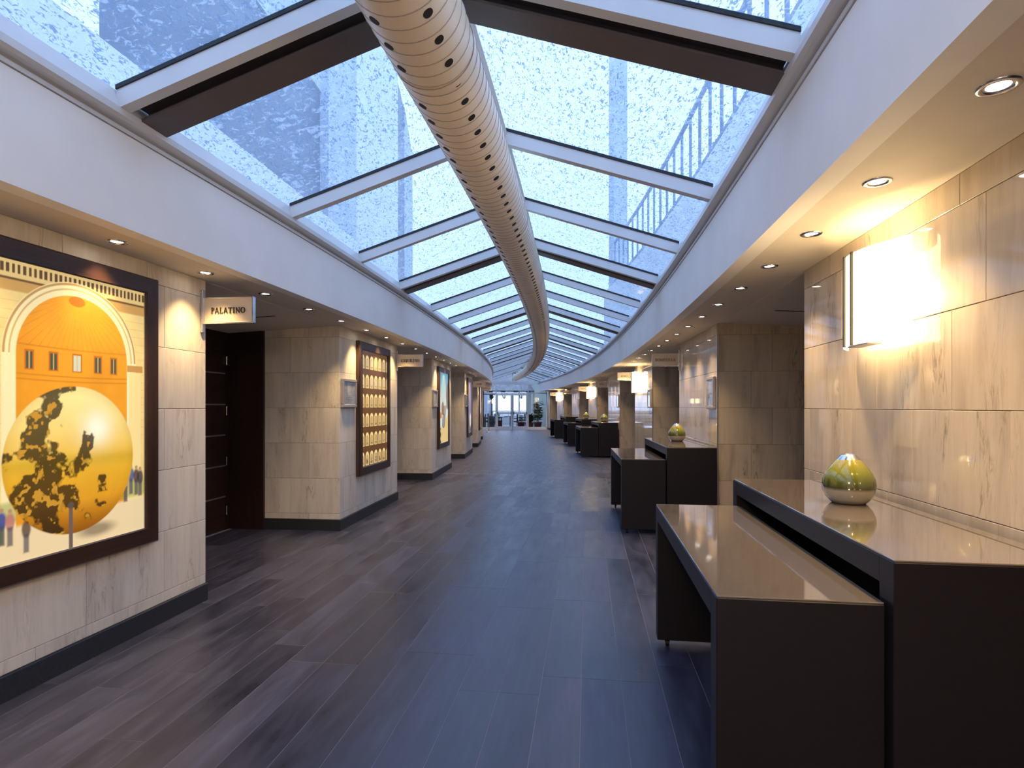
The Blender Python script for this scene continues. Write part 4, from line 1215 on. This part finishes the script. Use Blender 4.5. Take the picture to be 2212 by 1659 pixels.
def lantern(s,t,label):
    p,f=at(s,t,0); d=thing('hanging_lamp',label,'lamp',p,f,'warm lamps over the terrace')
    MB().cyl((0,0,2.3),(0,0,2.80),0.012,seg=8).obj('cord',M['black'],d)
    for sx in(-1,1):
        MB().hexa([(sx*0.02,-0.02,1.98),(sx*0.06,-0.02,1.98),(sx*0.06,0.02,1.98),(sx*0.02,0.02,1.98),(sx*0.17,-0.02,2.34),(sx*0.23,-0.02,2.34),(sx*0.23,0.02,2.34),(sx*0.17,0.02,2.34)]).obj('bracket_arm',M['black'],d)
    MB().cyl((0,0,1.93),(0,0,2.32),0.03,seg=10).obj('stem',M['black'],d)
    MB().lathe([(0.10,1.62),(0.115,1.93),(0.02,1.94)],20).obj('shade',M['lampglow'],d)
lantern(S_END+6.9,-0.50,'warm lamp with black V bracket behind the left door')
lantern(S_END+7.0,0.38,'warm lamp with black V bracket behind the right door')
lantern(S_END+6.5,1.55,'warm lamp with black V bracket above the potted plants')

# ------------------------------------------------------------------ neighbouring buildings seen through the skylight
M['facade_pale']=plain('pale rendered facade',(0.80,0.82,0.85),0.8,noise=0.06,nscale=1)
M['facade_mid']=plain('blue-grey rendered facade',(0.52,0.57,0.66),0.8,noise=0.06,nscale=1)
M['facade_dark']=plain('dark glazed facade strip',(0.09,0.12,0.19),0.5,noise=0.1,nscale=1)
M['handrail']=plain('grey-blue steel stair',(0.15,0.22,0.36),0.5)
b=thing('neighbour_building','pale neighbouring building behind the left side of the skylight','building')
MB().abox(16.4,19.2,-9.0,-6.05,0,17).obj('facade_pier',M['facade_mid'],b)
MB().abox(19.2,27.4,-9.0,-6.0,0,17).obj('facade_wall',M['facade_pale'],b)
MB().abox(27.4,30.6,-9.0,-6.1,0,17).obj('facade_bay',M['facade_dark'],b)
MB().abox(30.6,36,-9.0,-6.05,0,17).obj('facade_pier',M['facade_mid'],b)
MB().abox(36,48,-9.0,-6.0,0,17).obj('facade_wall',M['facade_pale'],b)
MB().abox(11.2,16.4,-9.0,-6.3,0,10.4).obj('facade_glazing',M['facade_dark'],b)
MB().abox(11.2,16.4,-9.0,-6.25,10.4,15).obj('facade_wall',M['facade_mid'],b)
tag(MB().sweep([(-4.3,0),(-4.0,0),(-4.0,5.0),(-4.3,5.0)],1.0,17,1.0).obj('parapet_wall',M['facade_pale']),'pale parapet wall outside the left edge of the skylight','wall',kind='structure')
b=thing('facing_building','pale building behind the right side of the skylight','building')
MB().sweep([(3.5,0),(7.5,0),(7.5,6.6),(3.5,6.6)],5,26.3,2).obj('facade_wall',M['facade_pale'],b)
MB().abox(25.2,26.2,3.7,4.3,6.6,20).obj('stair_tower',M['facade_mid'],b)
st=thing('walkway_railing','steel walkway railing with upright bars beyond the right panes','railing')
MB().sweep([(3.56,8.34),(3.64,8.34),(3.64,8.42),(3.56,8.42)],6,24.5,1).obj('top_rail',M['handrail'],st)
MB().sweep([(3.56,6.72),(3.64,6.72),(3.64,6.80),(3.56,6.80)],6,24.5,1).obj('bottom_rail',M['handrail'],st)
for i in range(24):
    s_=6.1+i*0.8
    MB().cyl(P(s_,3.6,6.6),P(s_,3.6,8.36),0.035,seg=6).obj('upright_bar',M['handrail'],st)
